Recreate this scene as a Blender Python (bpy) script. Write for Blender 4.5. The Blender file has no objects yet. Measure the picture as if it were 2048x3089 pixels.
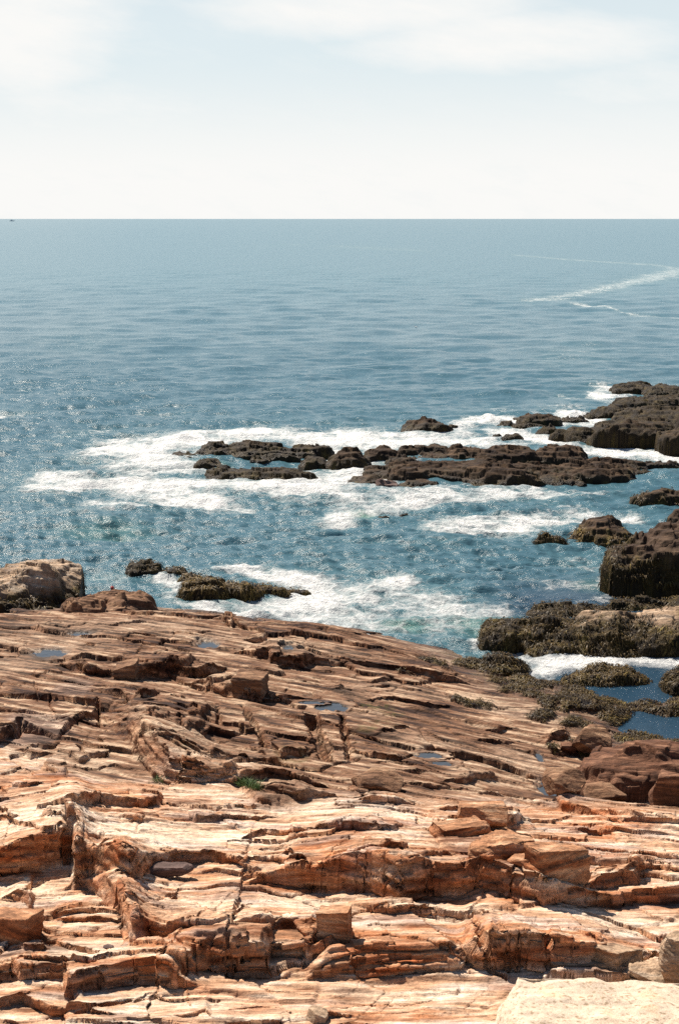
import bpy, math, time
import numpy as np
T0 = time.time()
f32 = np.float32
R = math.radians
W_, H_ = 678, 1024
FOC = 1422.0            # focal length in render pixels (50 mm on 36 mm tall film)
CAM_H = 16.0
PITCH = math.atan((512 - 218.1) / FOC)
CP, SP = math.cos(PITCH), math.sin(PITCH)
SUN_EL, SUN_AZ = R(54), R(-38)   # azimuth from +Y, negative = to the left

scene = bpy.context.scene
ROWF, COLF = 1.0, 1.0
SKY_STR, SUN_E, EXPO = 0.05, 5.0, 0.8
CLOUD_COL = (11.0, 10.95, 10.7)
VEIL = .9
VEIL_COL = (9.0, 10.0, 10.3)
CLOUDS = [(-12.8,7.4,4.6,3.2,1.0),(-10,3.9,6,1.3,.6),(1.5,7.8,6.5,1.1,.9),(6.5,6.6,6,1.2,.9),(12,4.8,4,1.0,.5),(9,8.6,3,.5,.3)]
COL = scene.collection

# ------------------------------------------------------------------ noise
def _hash(ix, iy, iz, seed):
    v = (ix.astype(np.int64) * 374761393 + iy.astype(np.int64) * 668265263 + iz * 2147483647 + seed * 974634777)
    v = v.astype(np.uint64).astype(np.uint32) if False else (v & 0xFFFFFFFF).astype(np.uint32)
    v ^= v >> np.uint32(13); v *= np.uint32(1274126177)
    v ^= v >> np.uint32(15); v *= np.uint32(2246822519)
    v ^= v >> np.uint32(16)
    return v
def h01(ix, iy=None, seed=0):
    ix = np.asarray(ix)
    iy = np.zeros_like(ix) if iy is None else np.asarray(iy)
    return (_hash(ix, iy, 0, seed).astype(np.float64) / 4294967296.0).astype(f32)
_ang = np.linspace(0, 2 * np.pi, 256, endpoint=False)
_gx, _gy = np.cos(_ang).astype(f32), np.sin(_ang).astype(f32)
def n2(x, y, seed=0):
    """gradient noise, about -0.7..0.7"""
    x = np.asarray(x, f32); y = np.asarray(y, f32)
    ix = np.floor(x); iy = np.floor(y)
    fx = x - ix; fy = y - iy
    ix = ix.astype(np.int64); iy = iy.astype(np.int64)
    u = fx * fx * fx * (fx * (fx * 6 - 15) + 10); v = fy * fy * fy * (fy * (fy * 6 - 15) + 10)
    def g(a, b, dx, dy):
        k = (_hash(ix + a, iy + b, 0, seed) & np.uint32(255)).astype(np.intp)
        return _gx[k] * dx + _gy[k] * dy
    a = g(0, 0, fx, fy); b = g(1, 0, fx - 1, fy); c = g(0, 1, fx, fy - 1); d = g(1, 1, fx - 1, fy - 1)
    return (a + (b - a) * u) + ((c + (d - c) * u) - (a + (b - a) * u)) * v
def fbm(x, y, oct=4, seed=0, gain=0.5, lac=2.03):
    s = 0; a = 1.0
    for i in range(oct):
        s = s + a * n2(x, y, seed + i * 17); a *= gain; x = np.asarray(x) * lac; y = np.asarray(y) * lac
    return s
def n3(x, y, z, seed=0):
    """cheap 3-D noise: two sheared 2-D noises"""
    return (n2(x + 0.61 * z, y - 0.37 * z, seed) + n2(z + 0.53 * x, y * 0.7 + 0.71 * x + 11.3, seed + 5) + n2(y * 0.9 + 3.1, z - 0.43 * y, seed + 9)) * 0.6
def sstep(a, b, x):
    t = np.clip((x - a) / (b - a), 0, 1); return t * t * (3 - 2 * t)

# ------------------------------------------------------------------ camera geometry (photo pixel -> ray)
def ray(u, v):
    x = (u * 678 / 2048 - 339) / FOC; y = (512 - v * 1024 / 3089) / FOC
    return np.array([x, CP + y * SP, -SP + y * CP])
def unz(u, v, z=0.0):
    d = ray(u, v); t = (z - CAM_H) / d[2]; return np.array([d[0] * t, d[1] * t, z])
def pxm(P):
    """metres per photo pixel at point P"""
    return math.sqrt(P[0] ** 2 + P[1] ** 2 + (CAM_H - P[2]) ** 2) / FOC * 1024 / 3089
def zfor(v, Y):
    """height that projects to photo row v at depth Y"""
    d = ray(1024, v); return CAM_H + d[2] / d[1] * Y

# ------------------------------------------------------------------ base surface of the ledge
CTRL = [  # u, v, z
 (0,3089,4.9),(500,3089,4.9),(1024,3089,4.8),(1500,3089,4.7),(2048,3089,4.7),
 (0,2900,4.7),(700,2900,4.7),(1300,2900,4.55),(2048,2900,4.5),
 (0,2700,4.2),(500,2700,4.4),(1024,2740,4.35),(1500,2760,4.35),(2048,2760,4.3),
 (0,2520,4.3),(500,2500,4.25),(1024,2500,3.8),(1500,2520,3.5),(2048,2560,3.5),
 (0,2350,3.6),(500,2370,3.3),(1024,2380,3.0),(1500,2430,2.7),(2048,2450,2.6),
 (0,2200,3.0),(500,2250,2.8),(1024,2250,2.3),(1400,2300,1.7),(1650,2390,1.1),(1900,2400,1.0),(2048,2420,1.1),
 (0,2080,2.6),(300,2080,2.2),(700,2100,2.0),(1024,2120,1.6),(1300,2170,1.2),(1550,2240,0.85),(1750,2250,0.55),(1900,2236,0.12),(2048,2246,0.12),
 (0,1960,1.8),(300,1960,1.7),(650,1980,1.5),(900,1985,1.2),(1200,2040,0.85),(1450,2110,0.5),(1650,2120,0.3),(1850,2140,0.12),(2048,2140,0.15),
 (0,1880,1.5),(230,1870,1.3),(450,1850,1.0),(650,1865,0.9),(740,1893,0.75),(900,1898,0.9),(1050,1915,0.85),(1180,1935,0.5),(1300,1975,0.25),(1420,2010,0.08),(1560,2065,0.1),(1700,2080,0.05),
 # beyond the edge
 (240,1825,-0.9),(450,1815,-0.8),(640,1830,-0.9),(720,1850,-0.9),(900,1865,-0.9),(1050,1880,-0.8),(1180,1905,-0.7),(1330,1940,-0.6),(1450,1975,-0.35),(1600,2030,-0.4),(1750,2000,-0.6),(2000,2020,-0.7),(2048,1900,-1.6),
 (1940,2085,-0.5),(2000,2060,-0.6),(1880,2125,-0.3),(2048,2208,-0.45),(1930,2206,-0.4),(1980,2110,-.45),
 (0,1780,-1.2),(500,1760,-2),(1024,1780,-2),(1500,1850,-2),
]
def _tps(r): return r * r * np.log(r + 1e-6)
_cp = np.array([unz(*c) for c in CTRL])
_far = np.array([[x, y, -3.0] for x in (-45, -20, 0, 20, 45) for y in (85, 110)] +
                [[-22, 20, 5.2], [-30, 40, 3.6], [-34, 58, 0.6], [24, 20, 4.6], [28, 36, 2.2], [32, 50, 0.3], [0, 8, 5.4], [-14, 8, 5.6], [14, 8, 5.2]])
_cp = np.vstack([_cp, _far])
_S = 10.0
_A = _tps(np.sqrt(((_cp[:, None, :2] - _cp[None, :, :2]) ** 2).sum(-1)) / _S)
_n = len(_cp)
_M = np.zeros((_n + 3, _n + 3)); _M[:_n, :_n] = _A + np.eye(_n) * 0.004
_M[:_n, _n] = 1; _M[:_n, _n + 1:] = _cp[:, :2] / _S; _M[_n:, :_n] = _M[:_n, _n:].T
_wt = np.linalg.solve(_M, np.r_[_cp[:, 2], 0, 0, 0])
def base(X, Y):
    X = np.asarray(X, np.float64); Y = np.asarray(Y, np.float64)
    out = _wt[_n] + _wt[_n + 1] * X / _S + _wt[_n + 2] * Y / _S
    for i in range(_n):
        r2 = ((X - _cp[i, 0]) ** 2 + (Y - _cp[i, 1]) ** 2) / (_S * _S)
        out = out + _wt[i] * 0.5 * r2 * np.log(r2 + 1e-12)
    return out

# ------------------------------------------------------------------ scarps: traced toes of the steps that face the camera
class Scarp:
    def __init__(s, P, h, L, w, jag=1.0, lf=4.0):
        s.lf = lf
        s.P = P; s.h = h; s.L = L; s.w = w; s.jag = jag
        m = L * 4.2 + 1.0
        s.bb = (P[:, 0].min() - 0.8, P[:, 0].max() + 0.8, P[:, 1].min() - 0.8, P[:, 1].max() + m)
        s.pa = np.maximum.accumulate(P[:, 0] / P[:, 1] + np.arange(len(P)) * 1e-7)
        ga = np.linspace(s.pa[0] - .08, s.pa[-1] + .08, 400); gh = np.interp(ga, s.pa, h)
        kw = np.exp(-(np.arange(-400, 401) * (ga[1] - ga[0]) / .012) ** 2); s.ga = ga; s.gh = np.convolve(np.pad(gh, 400, 'edge'), kw / kw.sum(), 'valid')
        s.seed = int(abs(P[0, 0] * 977 + P[0, 1] * 131)) % 9973
    def add(s, X, Y, fine):
        """height to add at X, Y (flat arrays)"""
        m = (X > s.bb[0]) & (X < s.bb[1]) & (Y > s.bb[2]) & (Y < s.bb[3])
        out = np.zeros(X.shape, f32)
        if not m.any(): return out
        x = X[m]; y = Y[m]
        P = s.P; hs = s.h
        best = np.full(x.shape, 1e9); sd = np.zeros_like(best); hh = np.zeros_like(best); al = np.zeros_like(best); dg = np.zeros_like(best)
        seg = np.sqrt(((P[1:, :2] - P[:-1, :2]) ** 2).sum(1)); cum = np.r_[0, np.cumsum(seg)]
        for i in range(len(P) - 1):
            ax, ay = P[i, 0], P[i, 1]; dx, dy = P[i + 1, 0] - ax, P[i + 1, 1] - ay
            l2 = dx * dx + dy * dy + 1e-9
            tr = ((x - ax) * dx + (y - ay) * dy) / l2
            t = np.clip(tr, 0, 1)
            ex = x - ax - t * dx; ey = y - ay - t * dy
            d2 = np.sqrt(ex * ex + ey * ey)
            up = d2 < best
            best = np.where(up, d2, best)
            sg = np.sign(dx * (y - ay) - dy * (x - ax)) * d2
            sd = np.where(up, sg, sd)
            dg = np.where(up, abs(dy) / math.sqrt(l2), dg)
            hh = np.where(up, hs[i] + (hs[i + 1] - hs[i]) * t, hh)
            al = np.where(up, cum[i] + np.where(i == 0, np.minimum(tr, 1), np.where(i == len(P) - 2, np.maximum(tr, 0), t)) * seg[i], al)
        tot = cum[-1]
        ra = x / np.maximum(y, 1.0)
        sg = np.where(y >= np.interp(ra, s.pa, P[:, 1]), 1.0, -1.0)     # behind the toe or in front of it
        sd = sg * best; hh = np.interp(ra, s.pa, hs)
        hb = np.interp(ra, s.ga, s.gh); hh = hh + (hb - hh) * sstep(.1, 1.6, sd)
        dg = sstep(.3, .75, dg)                # walls that run along the view direction stay plain
        if fine:
            blk = np.floor(al / 0.75 + 0.5 * n2(al * .9, y * 0.0 + s.seed, s.seed)).astype(np.int64)
            rb = h01(blk, seed=s.seed)
            sd = sd + s.jag * (1 - .8 * dg) * (0.34 * (rb - 0.5) * np.clip(hh, 0, 0.6) + 0.09 * n2(al * 1.3, y * .5, s.seed + 1))
            hh = hh * (1 + 0.26 * s.jag * (h01(blk, seed=s.seed + 3) - 0.5))
        ew = np.clip(sd, 0, 4) * .55; ef = sstep(-0.3 - ew, 0.06 + .4 * ew, al) * sstep(-0.3 - ew, 0.06 + .4 * ew, tot - al)
        wd = np.maximum((.6 * s.w if fine else s.w) * np.maximum(hh, 0.05) * (1 + .6 * dg), 0.01)
        up = sd / wd
        if fine:   # stepped riser: beds of uneven thickness
            st = np.clip(up, 0, 1)
            k = np.clip(np.round(hh / 0.16), 1, 7)
            ph = st * k + .35 * n2(al * .5, st * 3, s.seed + 4) * (k > 1)
            fl = np.floor(ph); fr = ph - fl
            prof = (fl + sstep(0.25 + .3 * h01(fl.astype(np.int64), blk, s.seed + 7), 1.0, fr)) / k
            prof = np.clip(np.where(st <= 0, 0, np.where(st >= 1, 1, (0.8 - .75 * dg) * prof + (0.2 + .75 * dg) * sstep(0, 1, st))), 0, 1)
        else:
            prof = sstep(0, 1, up)
        dec = np.exp(-np.maximum(sd - s.w * hh, 0) / (s.lf * np.maximum(hh, .05) + .25))
        out[m] = (hh * prof * dec * ef * (sd > -0.5)).astype(f32)
        return out
SC = []
def comp(X, Y, fine=False):
    z = base(X, Y)
    for s in SC: z = z + s.add(X, Y, fine)
    return z
def hit(u, v):
    """first point of the smooth surface that the photo pixel sees"""
    d = ray(u, v); d = d / d[1]
    Y = np.linspace(12, 95, 1400); X = d[0] * Y; Z = CAM_H + d[2] * Y
    g = comp(X, Y); k = np.argmax(g >= Z)
    if not (g >= Z).any(): return unz(u, v, 0)
    if k == 0: return np.array([X[0], Y[0], g[0]])
    a = (Z[k - 1] - g[k - 1]); b = (g[k] - Z[k]); t = a / (a + b + 1e-9)
    y = Y[k - 1] + t * (Y[k] - Y[k - 1]); return np.array([d[0] * y, y, CAM_H + d[2] * y])
def settle(P):
    '''if the point lies on a steep riser, move it back along the line of sight onto the flat behind'''
    ys = P[1] + np.arange(0, 4, .03); xs = P[0] / P[1] * ys; g = comp(xs, ys); sl = np.gradient(g, ys)
    if sl[:3].max() < .5: return P
    ok = np.flatnonzero(sl < .35)
    k = ok[0] if len(ok) else 0
    y = ys[k] + .12; x = P[0] / P[1] * y
    return np.array([x, y, comp(np.array([x]), np.array([y]))[0]])
SCARPS = [  # list of (u, v, visible height in photo px), length factor, width factor, jag
 ([(900,3089,0),(985,3075,25),(1100,3080,0)],4,.3,.5),
 ([(0,3030,40),(60,3020,45),(150,3060,40),(240,3060,30),(330,3080,15)],5,.3,1),
 ([(205,3082,0),(240,3068,9),(330,3048,11),(390,3036,6),(430,3038,0)],5,.3,.7),
 ([(390,3036,0),(425,3022,12),(470,3008,10),(500,3000,0)],5,.3,.7),
 ([(560,3086,15),(620,3070,22),(640,3095,10)],4,.2,1),
 ([(0,2945,60),(33,2944,64),(60,2958,66),(186,2952,58),(196,3000,66),(212,3002,64),(300,2993,72),(398,2985,76),(507,3000,92)],4.5,.35,.8),
 ([(507,3000,92),(520,2962,100),(560,2945,60),(640,2920,70),(695,2950,105),(810,2948,100),(818,2912,50),(925,2910,50),(1020,2900,30),(1060,2895,5)],4.5,.3,.7),
 ([(920,2960,10),(1000,2957,80),(1100,2957,86),(1207,2952,86),(1300,2948,86),(1379,2944,80),(1400,2940,20)],3.6,1.3,.6),
 ([(1340,2865,10),(1375,2900,60),(1425,2942,110),(1480,2945,125),(1500,2940,112),(1577,2934,112),(1656,2923,105),(1720,2917,90),(1800,2912,72),(1860,2900,50),(1960,2880,30)],4.5,.22,.5),
 ([(1640,2960,5),(1660,2962,38),(1760,2964,38),(1890,2962,36),(1900,2955,5)],4.5,.22,.6),
 ([(0,2842,0),(100,2845,30),(130,2846,30),(150,2840,0)],3,.3,.6),
 ([(30,2880,10),(80,2884,24),(170,2890,24),(260,2900,22),(350,2895,18),(480,2890,15),(560,2888,5)],4.5,.35,.8),
 ([(250,2692,30),(300,2716,55),(330,2748,80),(360,2802,105),(388,2852,112),(412,2856,104),(450,2835,70),(520,2825,45),(620,2815,25),(720,2800,12)],5,.3,1),
 ([(700,2790,5),(790,2795,35),(870,2820,45),(945,2845,60),(960,2850,10)],4.5,.5,1),
 ([(0,2722,8),(60,2730,40),(95,2755,36),(110,2720,10)],4,.4,.4),
 ([(140,2785,5),(200,2770,20),(290,2755,22),(350,2760,15)],4,.3,.8),
 ([(150,2792,5),(210,2790,20),(300,2786,22),(350,2788,14)],4,.3,.8),
 ([(1060,2745,5),(1180,2760,30),(1300,2766,34),(1420,2768,24),(1500,2760,5)],4.5,.5,1.4),
 ([(0,2660,92),(66,2648,112),(143,2636,122),(190,2626,120),(207,2610,100),(209,2690,172),(222,2697,176),(270,2692,148),(300,2662,112),(400,2642,80),(460,2628,60),(540,2614,46),(620,2612,40),(720,2625,30),(780,2640,14)],5,.22,.55),
 ([(585,2642,0),(650,2636,14),(740,2650,20),(800,2655,14)],5,.3,1),
 ([(735,2668,8),(830,2670,48),(915,2676,82),(1020,2690,112),(1110,2704,132),(1200,2716,130),(1310,2712,100),(1430,2707,95),(1540,2706,92),(1610,2718,95),(1640,2724,84),(1740,2724,60),(1800,2724,44),(1937,2725,52),(2048,2723,60),(2160,2722,62)],4.5,.2,.6),
 ([(1765,2674,10),(1800,2672,46),(1880,2664,50),(1922,2660,40),(1940,2650,10)],4,.25,.7),
 ([(1880,2622,5),(1915,2618,24),(1990,2640,24),(2060,2650,20)],4.5,.25,.7),
 ([(440,2600,5),(520,2596,12),(600,2592,22),(700,2598,20),(800,2605,22),(890,2600,22),(930,2590,14)],4.5,.3,1.2),
 ([(840,2592,6),(870,2590,26),(900,2588,22),(915,2580,4)],3.5,.25,.6),
 ([(1000,2575,10),(1100,2560,24),(1180,2558,30),(1215,2565,26),(1225,2560,4)],3.5,.3,1),
 ([(1225,2595,5),(1300,2588,20),(1340,2582,16),(1380,2584,4)],4,.3,1),
 ([(730,2535,8),(755,2540,20),(800,2520,22),(890,2520,20),(930,2512,8)],4,.3,1.3),
 ([(565,2452,4),(590,2478,24),(640,2480,26),(700,2472,18),(815,2464,10),(840,2460,2)],5,.18,.6),
 ([(960,2505,20),(1060,2502,32),(1120,2500,26),(1190,2498,18),(1215,2490,5)],4.5,.25,.8),
 ([(0,2465,18),(30,2470,20),(60,2458,4)],4,.25,.6),
 ([(130,2460,6),(150,2472,28),(225,2470,30),(330,2476,10),(420,2470,6)],5,.4,1.2),
 ([(232,2424,36),(300,2426,38),(400,2428,36),(420,2430,34),(478,2422,30),(486,2410,3)],5,.2,.6),
 ([(355,2450,4),(420,2450,9),(500,2446,10),(560,2440,4)],4,.25,.9),
 ([(1070,2424,4),(1120,2428,24),(1200,2434,24),(1250,2424,8)],4.5,.4,1.4),
 ([(1300,2448,4),(1350,2452,16),(1420,2446,12),(1500,2440,4)],4.5,.4,1),
 ([(1500,2490,5),(1530,2497,40),(1560,2495,34),(1580,2480,5)],3.5,.25,.6),
 ([(1660,2420,6),(1690,2440,34),(1800,2455,24),(1900,2468,18),(2048,2500,20)],5,.4,1.3),
 ([(1700,2500,6),(1800,2512,22),(1900,2520,16),(2000,2530,12)],5,.35,1.2),
 ([(1780,2470,6),(1880,2490,22),(1990,2500,24),(2080,2510,22)],4,.35,1.2),
 ([(1600,2530,4),(1700,2550,10),(1850,2575,12),(2048,2600,16)],5,.35,1.2),
 ([(0,2378,14),(60,2382,18),(110,2376,14),(145,2366,6)],5,.3,1.2),
 ([(100,2280,5),(150,2318,20),(195,2332,18),(200,2310,8)],4,.3,1),
 ([(0,2246,36),(48,2230,42),(60,2194,38),(130,2210,22),(175,2226,16),(215,2196,30),(285,2166,26),(300,2150,10)],4.5,.25,.7),
 ([(70,2262,12),(90,2275,22),(160,2262,6),(240,2282,22),(320,2280,18),(332,2268,4)],4.5,.3,.8),
 ([(300,2152,10),(350,2216,24),(390,2264,44),(405,2302,78),(440,2330,95),(480,2358,98),(540,2370,92),(590,2375,80),(640,2372,40),(720,2368,10)],5.5,.55,.5),
 ([(380,2245,4),(470,2262,14),(600,2276,18),(700,2290,10)],6,.35,1.2),
 ([(555,2330,6),(640,2342,24),(700,2352,22),(715,2350,4)],5,.35,1.2),
 ([(712,2374,30),(780,2368,36),(860,2364,32),(931,2367,24),(1000,2372,8)],5,.2,.6),
 ([(775,2398,10),(830,2412,36),(900,2420,34),(960,2410,20),(1020,2404,10)],4,.6,1.2),
 ([(560,2282,3),(640,2280,12),(760,2296,12),(830,2292,10),(850,2294,3)],4.5,.3,1),
 ([(842,2290,5),(850,2290,28),(905,2290,26),(925,2280,6)],3.5,.25,.5),
 ([(585,2196,6),(640,2205,20),(700,2222,24),(775,2214,18),(785,2195,4)],4.5,.35,.7),
 ([(565,2150,6),(585,2155,24),(640,2150,22),(655,2140,4)],4.5,.3,.7),
 ([(500,2098,2),(545,2112,16),(560,2096,3)],4,.3,.7),
 ([(420,2190,4),(470,2176,14),(540,2160,14),(570,2152,4)],5,.5,.7),
 ([(550,2200,4),(570,2196,22),(600,2188,22),(622,2180,4)],4,.3,.6),
 ([(308,2084,12),(360,2099,30),(420,2104,28),(458,2099,24),(520,2104,14),(548,2108,6)],4,.25,.8),
 ([(608,2062,16),(640,2076,26),(690,2092,46),(730,2104,64),(772,2112,62),(794,2106,52),(800,2095,6)],3.8,.3,1),
 ([(800,2108,14),(880,2104,12),(960,2110,6)],4,.3,.8),
 ([(182,1998,10),(215,2010,24),(260,2034,36),(330,2034,24),(345,2040,26),(412,2044,50),(440,2040,52),(520,2026,48),(560,2014,30),(596,1998,10)],4,.28,.9),
 ([(500,2030,4),(566,2046,34),(642,2040,36),(672,2028,16),(690,2020,3)],4.5,.22,.6),
 ([(732,1972,14),(770,1988,30),(806,1984,28),(812,2002,34),(850,2005,40),(915,2007,40),(950,1998,26),(1020,2006,16),(1060,2006,4)],4.5,.3,.9),
 ([(730,1940,4),(760,1940,18),(795,1936,22),(805,1928,4)],4,.35,1),
 ([(960,1985,3),(1050,2002,14),(1180,2020,16),(1270,2042,22),(1370,2056,20),(1420,2060,4)],5,.5,.9),
 ([(1100,2068,3),(1150,2066,12),(1180,2064,5)],5,.5,.9),
 ([(1080,2100,3),(1200,2115,12),(1290,2128,14),(1360,2132,8)],5,.5,1),
 ([(1000,2080,2),(1030,2076,14),(1040,2068,3)],5,.5,1),
 ([(1180,2205,3),(1220,2214,10),(1235,2210,3)],5,.5,1),
 ([(1130,2220,3),(1180,2226,12),(1200,2220,3)],5,.5,1),
 ([(1080,2290,3),(1200,2292,9),(1245,2294,3)],5,.4,.8),
 ([(1180,2315,3),(1260,2320,14),(1300,2318,3)],5,.4,.8),
 ([(1330,2340,5),(1400,2350,26),(1480,2352,28),(1500,2345,6)],4,.35,.8),
 ([(1220,2362,4),(1300,2376,18),(1360,2372,10)],5,.4,1.2),
 ([(1085,2370,8),(1110,2380,40),(1150,2384,44),(1185,2372,20),(1200,2360,4)],3.5,.9,.5),
 ([(1430,2395,5),(1500,2400,20),(1520,2390,5)],4,.4,1.2),
 ([(1440,2200,3),(1500,2212,14),(1560,2210,6)],5,.4,1),
 ([(1430,2250,3),(1480,2255,16),(1550,2250,6)],5,.4,1),
 ([(1080,2050,2),(1160,2052,14),(1190,2048,3)],5,.5,.8),
 ([(1640,2255,4),(1665,2240,24),(1700,2236,30),(1720,2240,6)],3,.35,.6),
 ([(640,1864,3),(662,1872,14),(700,1898,24),(708,1890,4)],3.5,.3,.7),
 ([(60,1900,2),(160,1905,6),(300,1890,6),(420,1884,10),(470,1880,3)],6,.5,1),
 ([(360,1940,2),(400,1930,12),(470,1928,8),(490,1925,2)],5,.5,1),
]
def _build_scarps():
    fs = sorted(SCARPS, key=lambda s: -max(p[1] for p in s[0]))
    for pts, lf, wf, jag in fs:
        P = np.array([settle(hit(u, v)) for u, v, _ in pts])
        h = np.array([max(zfor(v - hv, p[1] + .05) - p[2], .02 if hv else 0.0) for p, (_, v, hv) in zip(P, pts)])
        SC.append(Scarp(P, h, max(lf * h.max(), 0.4), wf, jag, lf))
_build_scarps()
print('scarps', len(SC), round(time.time() - T0, 1))
# ------------------------------------------------------------------ fine structure of the ledge
def sawbrick(p, q, lam, ln, seed, edge=0.10):
    qq = q / lam + 0.9 * n2(p / (7 * lam), q / (5 * lam), seed) + 0.22 * n2(p / (1.3 * lam), q / (1.6 * lam), seed + 1) + 0.5 * n2(q / (2.2 * lam), p / 60., seed + 2)
    idn = np.floor(qq); fr = qq - idn; idn = idn.astype(np.int64)
    pl = p / ln * (0.6 + 0.9 * h01(idn, seed=seed + 3)) + 10 * h01(idn, seed=seed + 4) + 0.12 * n2(p / lam, q / lam, seed + 6)
    bid = np.floor(pl); bf = pl - bid; bid = bid.astype(np.int64)
    a0 = h01(idn, bid, seed + 7); a1 = h01(idn, bid + 1, seed + 7)
    t = sstep(0.94, 1.0, bf)
    amp = (a0 + (a1 - a0) * t) ** 1.4
    prof = sstep(0, edge, fr) * (1 - fr) ** 0.9
    groove = 1 - sstep(0.0, 0.05, np.minimum(bf, 1 - bf))
    hue = h01(idn, bid, seed + 8)
    return amp * prof * 1.25 - 0.25 - 0.10 * groove, hue

def slabs(x, y, size, seed):
    '''joint-bounded slabs: every cell a tilted plane, a narrow open joint between cells'''
    x = x / size; y = y / size
    ix = np.floor(x).astype(np.int64); iy = np.floor(y).astype(np.int64)
    b1 = np.full(x.shape, 9e9, f32); b2 = np.full(x.shape, 9e9, f32); val = np.zeros(x.shape, f32); hue = np.zeros(x.shape, f32)
    for a in (-1, 0, 1):
        for b in (-1, 0, 1):
            cx = ix + a; cy = iy + b
            px = cx + 0.1 + 0.8 * h01(cx, cy, seed); py = cy + 0.1 + 0.8 * h01(cx, cy, seed + 1)
            d = np.maximum(np.abs(x - px), np.abs(y - py)) * .6 + .4 * (np.abs(x - px) + np.abs(y - py))
            v = (h01(cx, cy, seed + 2) - 0.5) * 1.1 + (x - px) * (h01(cx, cy, seed + 3) - 0.5) * .9 + (y - py) * (.15 - .9 * h01(cx, cy, seed + 4))
            m = d < b1; b2 = np.where(m, b1, np.minimum(b2, d)); b1 = np.where(m, d, b1); val = np.where(m, v, val); hue = np.where(m, h01(cx, cy, seed + 5), hue)
    joint = 1 - sstep(.0, .05, b2 - b1)
    return val - .30 * joint, hue

def celltilt(x, y, size, seed):
    """faceted blocks: every jittered cell is a plane of its own tilt"""
    x = x / size; y = y / size
    ix = np.floor(x).astype(np.int64); iy = np.floor(y).astype(np.int64)
    best = np.full(x.shape, 9e9, f32); val = np.zeros(x.shape, f32)
    for a in (-1, 0, 1):
        for b in (-1, 0, 1):
            cx = ix + a; cy = iy + b
            px = cx + 0.15 + 0.7 * h01(cx, cy, seed); py = cy + 0.15 + 0.7 * h01(cx, cy, seed + 1)
            d = (x - px) ** 2 + (y - py) ** 2
            v = (h01(cx, cy, seed + 2) - 0.5) + (x - px) * (h01(cx, cy, seed + 3) - 0.5) * 1.2 + (y - py) * (h01(cx, cy, seed + 4) - 0.5) * 1.2
            m = d < best; best = np.where(m, d, best); val = np.where(m, v, val)
    return val

# zone border: in front of it the blocky orange ledges, behind it the brown seaward ledge
_zb = [hit(u, v) for u, v in ((-300,2245),(0,2255),(150,2330),(300,2350),(480,2362),(600,2382),(720,2378),(800,2425),(1000,2400),(1180,2412),(1400,2420),(1650,2425),(2048,2450),(2400,2480))]
_zbx = np.array([p[0] for p in _zb]); _zby = np.array([p[1] for p in _zb])
_k = np.argsort(_zbx); _zbx = _zbx[_k]; _zby = _zby[_k]
def zone_mid(X, Y):
    yb = np.interp(X, _zbx, _zby)
    return sstep(-0.25, 0.25, Y - yb + 0.5 * n2(X * .6, Y * .6, 71))
def blobs(X, Y, L, seed=0, warp=0.35):
    """sum of noise-edged ellipses (photo px centre and half sizes) laid out on the ground"""
    out = np.zeros(X.shape, f32)
    wx = n2(X * .9, Y * .9, 301 + seed) + .5 * n2(X * 2.3, Y * 2.3, 303 + seed)
    for u, v, ru, rv, s in L:
        c = hit(u, v); k = pxm(c)
        vy = hit(u, v - rv)[1] - hit(u, v + rv)[1]
        rx = ru * k; ry = max(min(abs(vy) * .5, rx * 3), rv * k)
        r = np.sqrt(((X - c[0]) / rx) ** 2 + ((Y - c[1]) / ry) ** 2) + warp * wx
        out = np.maximum(out, s * (1 - sstep(0.55, 1.15, r)))
    return out
ORANGE = [(1130,2905,190,55,.95),(335,2600,85,50,.9),(820,2500,100,32,.85),(950,2560,120,40,.7),(1750,2430,230,50,.6),(1450,2510,90,35,.9),(360,2402,140,22,.6),(120,2330,150,40,.35),(240,2720,60,25,.95),
          (210,2792,110,16,.8),(1150,3062,240,30,.9),(1000,2640,200,60,.6),(1650,2880,170,60,.6),(440,2800,45,70,.8),(1450,2650,230,60,.55),(1900,2680,150,50,.7),(1050,2490,60,20,1),(620,2640,220,30,.6),
          (850,2760,80,35,.6),(1390,2830,70,70,.8),(260,2690,30,120,.6),(90,2590,120,50,.5),(100,3080,120,20,.5),(970,3060,60,25,.8),(800,2700,120,15,.4),(1700,2600,150,50,.5)]
PALE = [(500,2520,260,38,.9),(250,2850,160,26,1),(1300,2742,170,30,.9),(1820,2755,250,22,.7),(900,2722,130,22,.8),(300,2470,320,26,.8),(700,3050,300,50,.45),(1150,3000,200,20,.6),(900,2440,280,34,.6),
        (100,2700,100,35,.8),(230,2280,150,35,.7),(60,2110,70,60,.7),(1120,2795,100,18,.9),(1000,2410,100,16,.6),(620,2420,150,30,.7),(300,2255,90,30,.5),(600,2720,150,25,.5),(1130,2440,160,16,.6),(1500,2450,80,25,.5)]
GREY = [(200,2440,90,20,.6),(110,2180,110,60,.6),(1120,2408,140,18,.6),(220,2080,80,40,.5),(1850,2600,180,30,.5),(1450,2560,110,40,.5),(90,2900,90,40,.3),(350,2960,100,40,.3),(1100,2470,140,16,.5),(640,2460,90,12,.7)]
PALE2 = [(150,1915,230,50,.6),(600,1920,160,24,.65),(420,1890,220,26,.7),(920,1950,220,26,.55),(1050,2150,160,24,.45),(1330,2260,200,30,.5),(250,2280,120,30,.6),(750,2300,160,30,.4),(1450,2320,120,26,.5),(420,2010,100,16,.4),(600,2230,90,40,.4),(450,2140,60,25,.5),(30,2000,140,40,.6),(200,1960,160,40,.5),(1250,2080,250,16,.5),(1500,2140,120,20,.4),(1560,2300,90,40,.6),(1100,2090,120,20,.4)]
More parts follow.
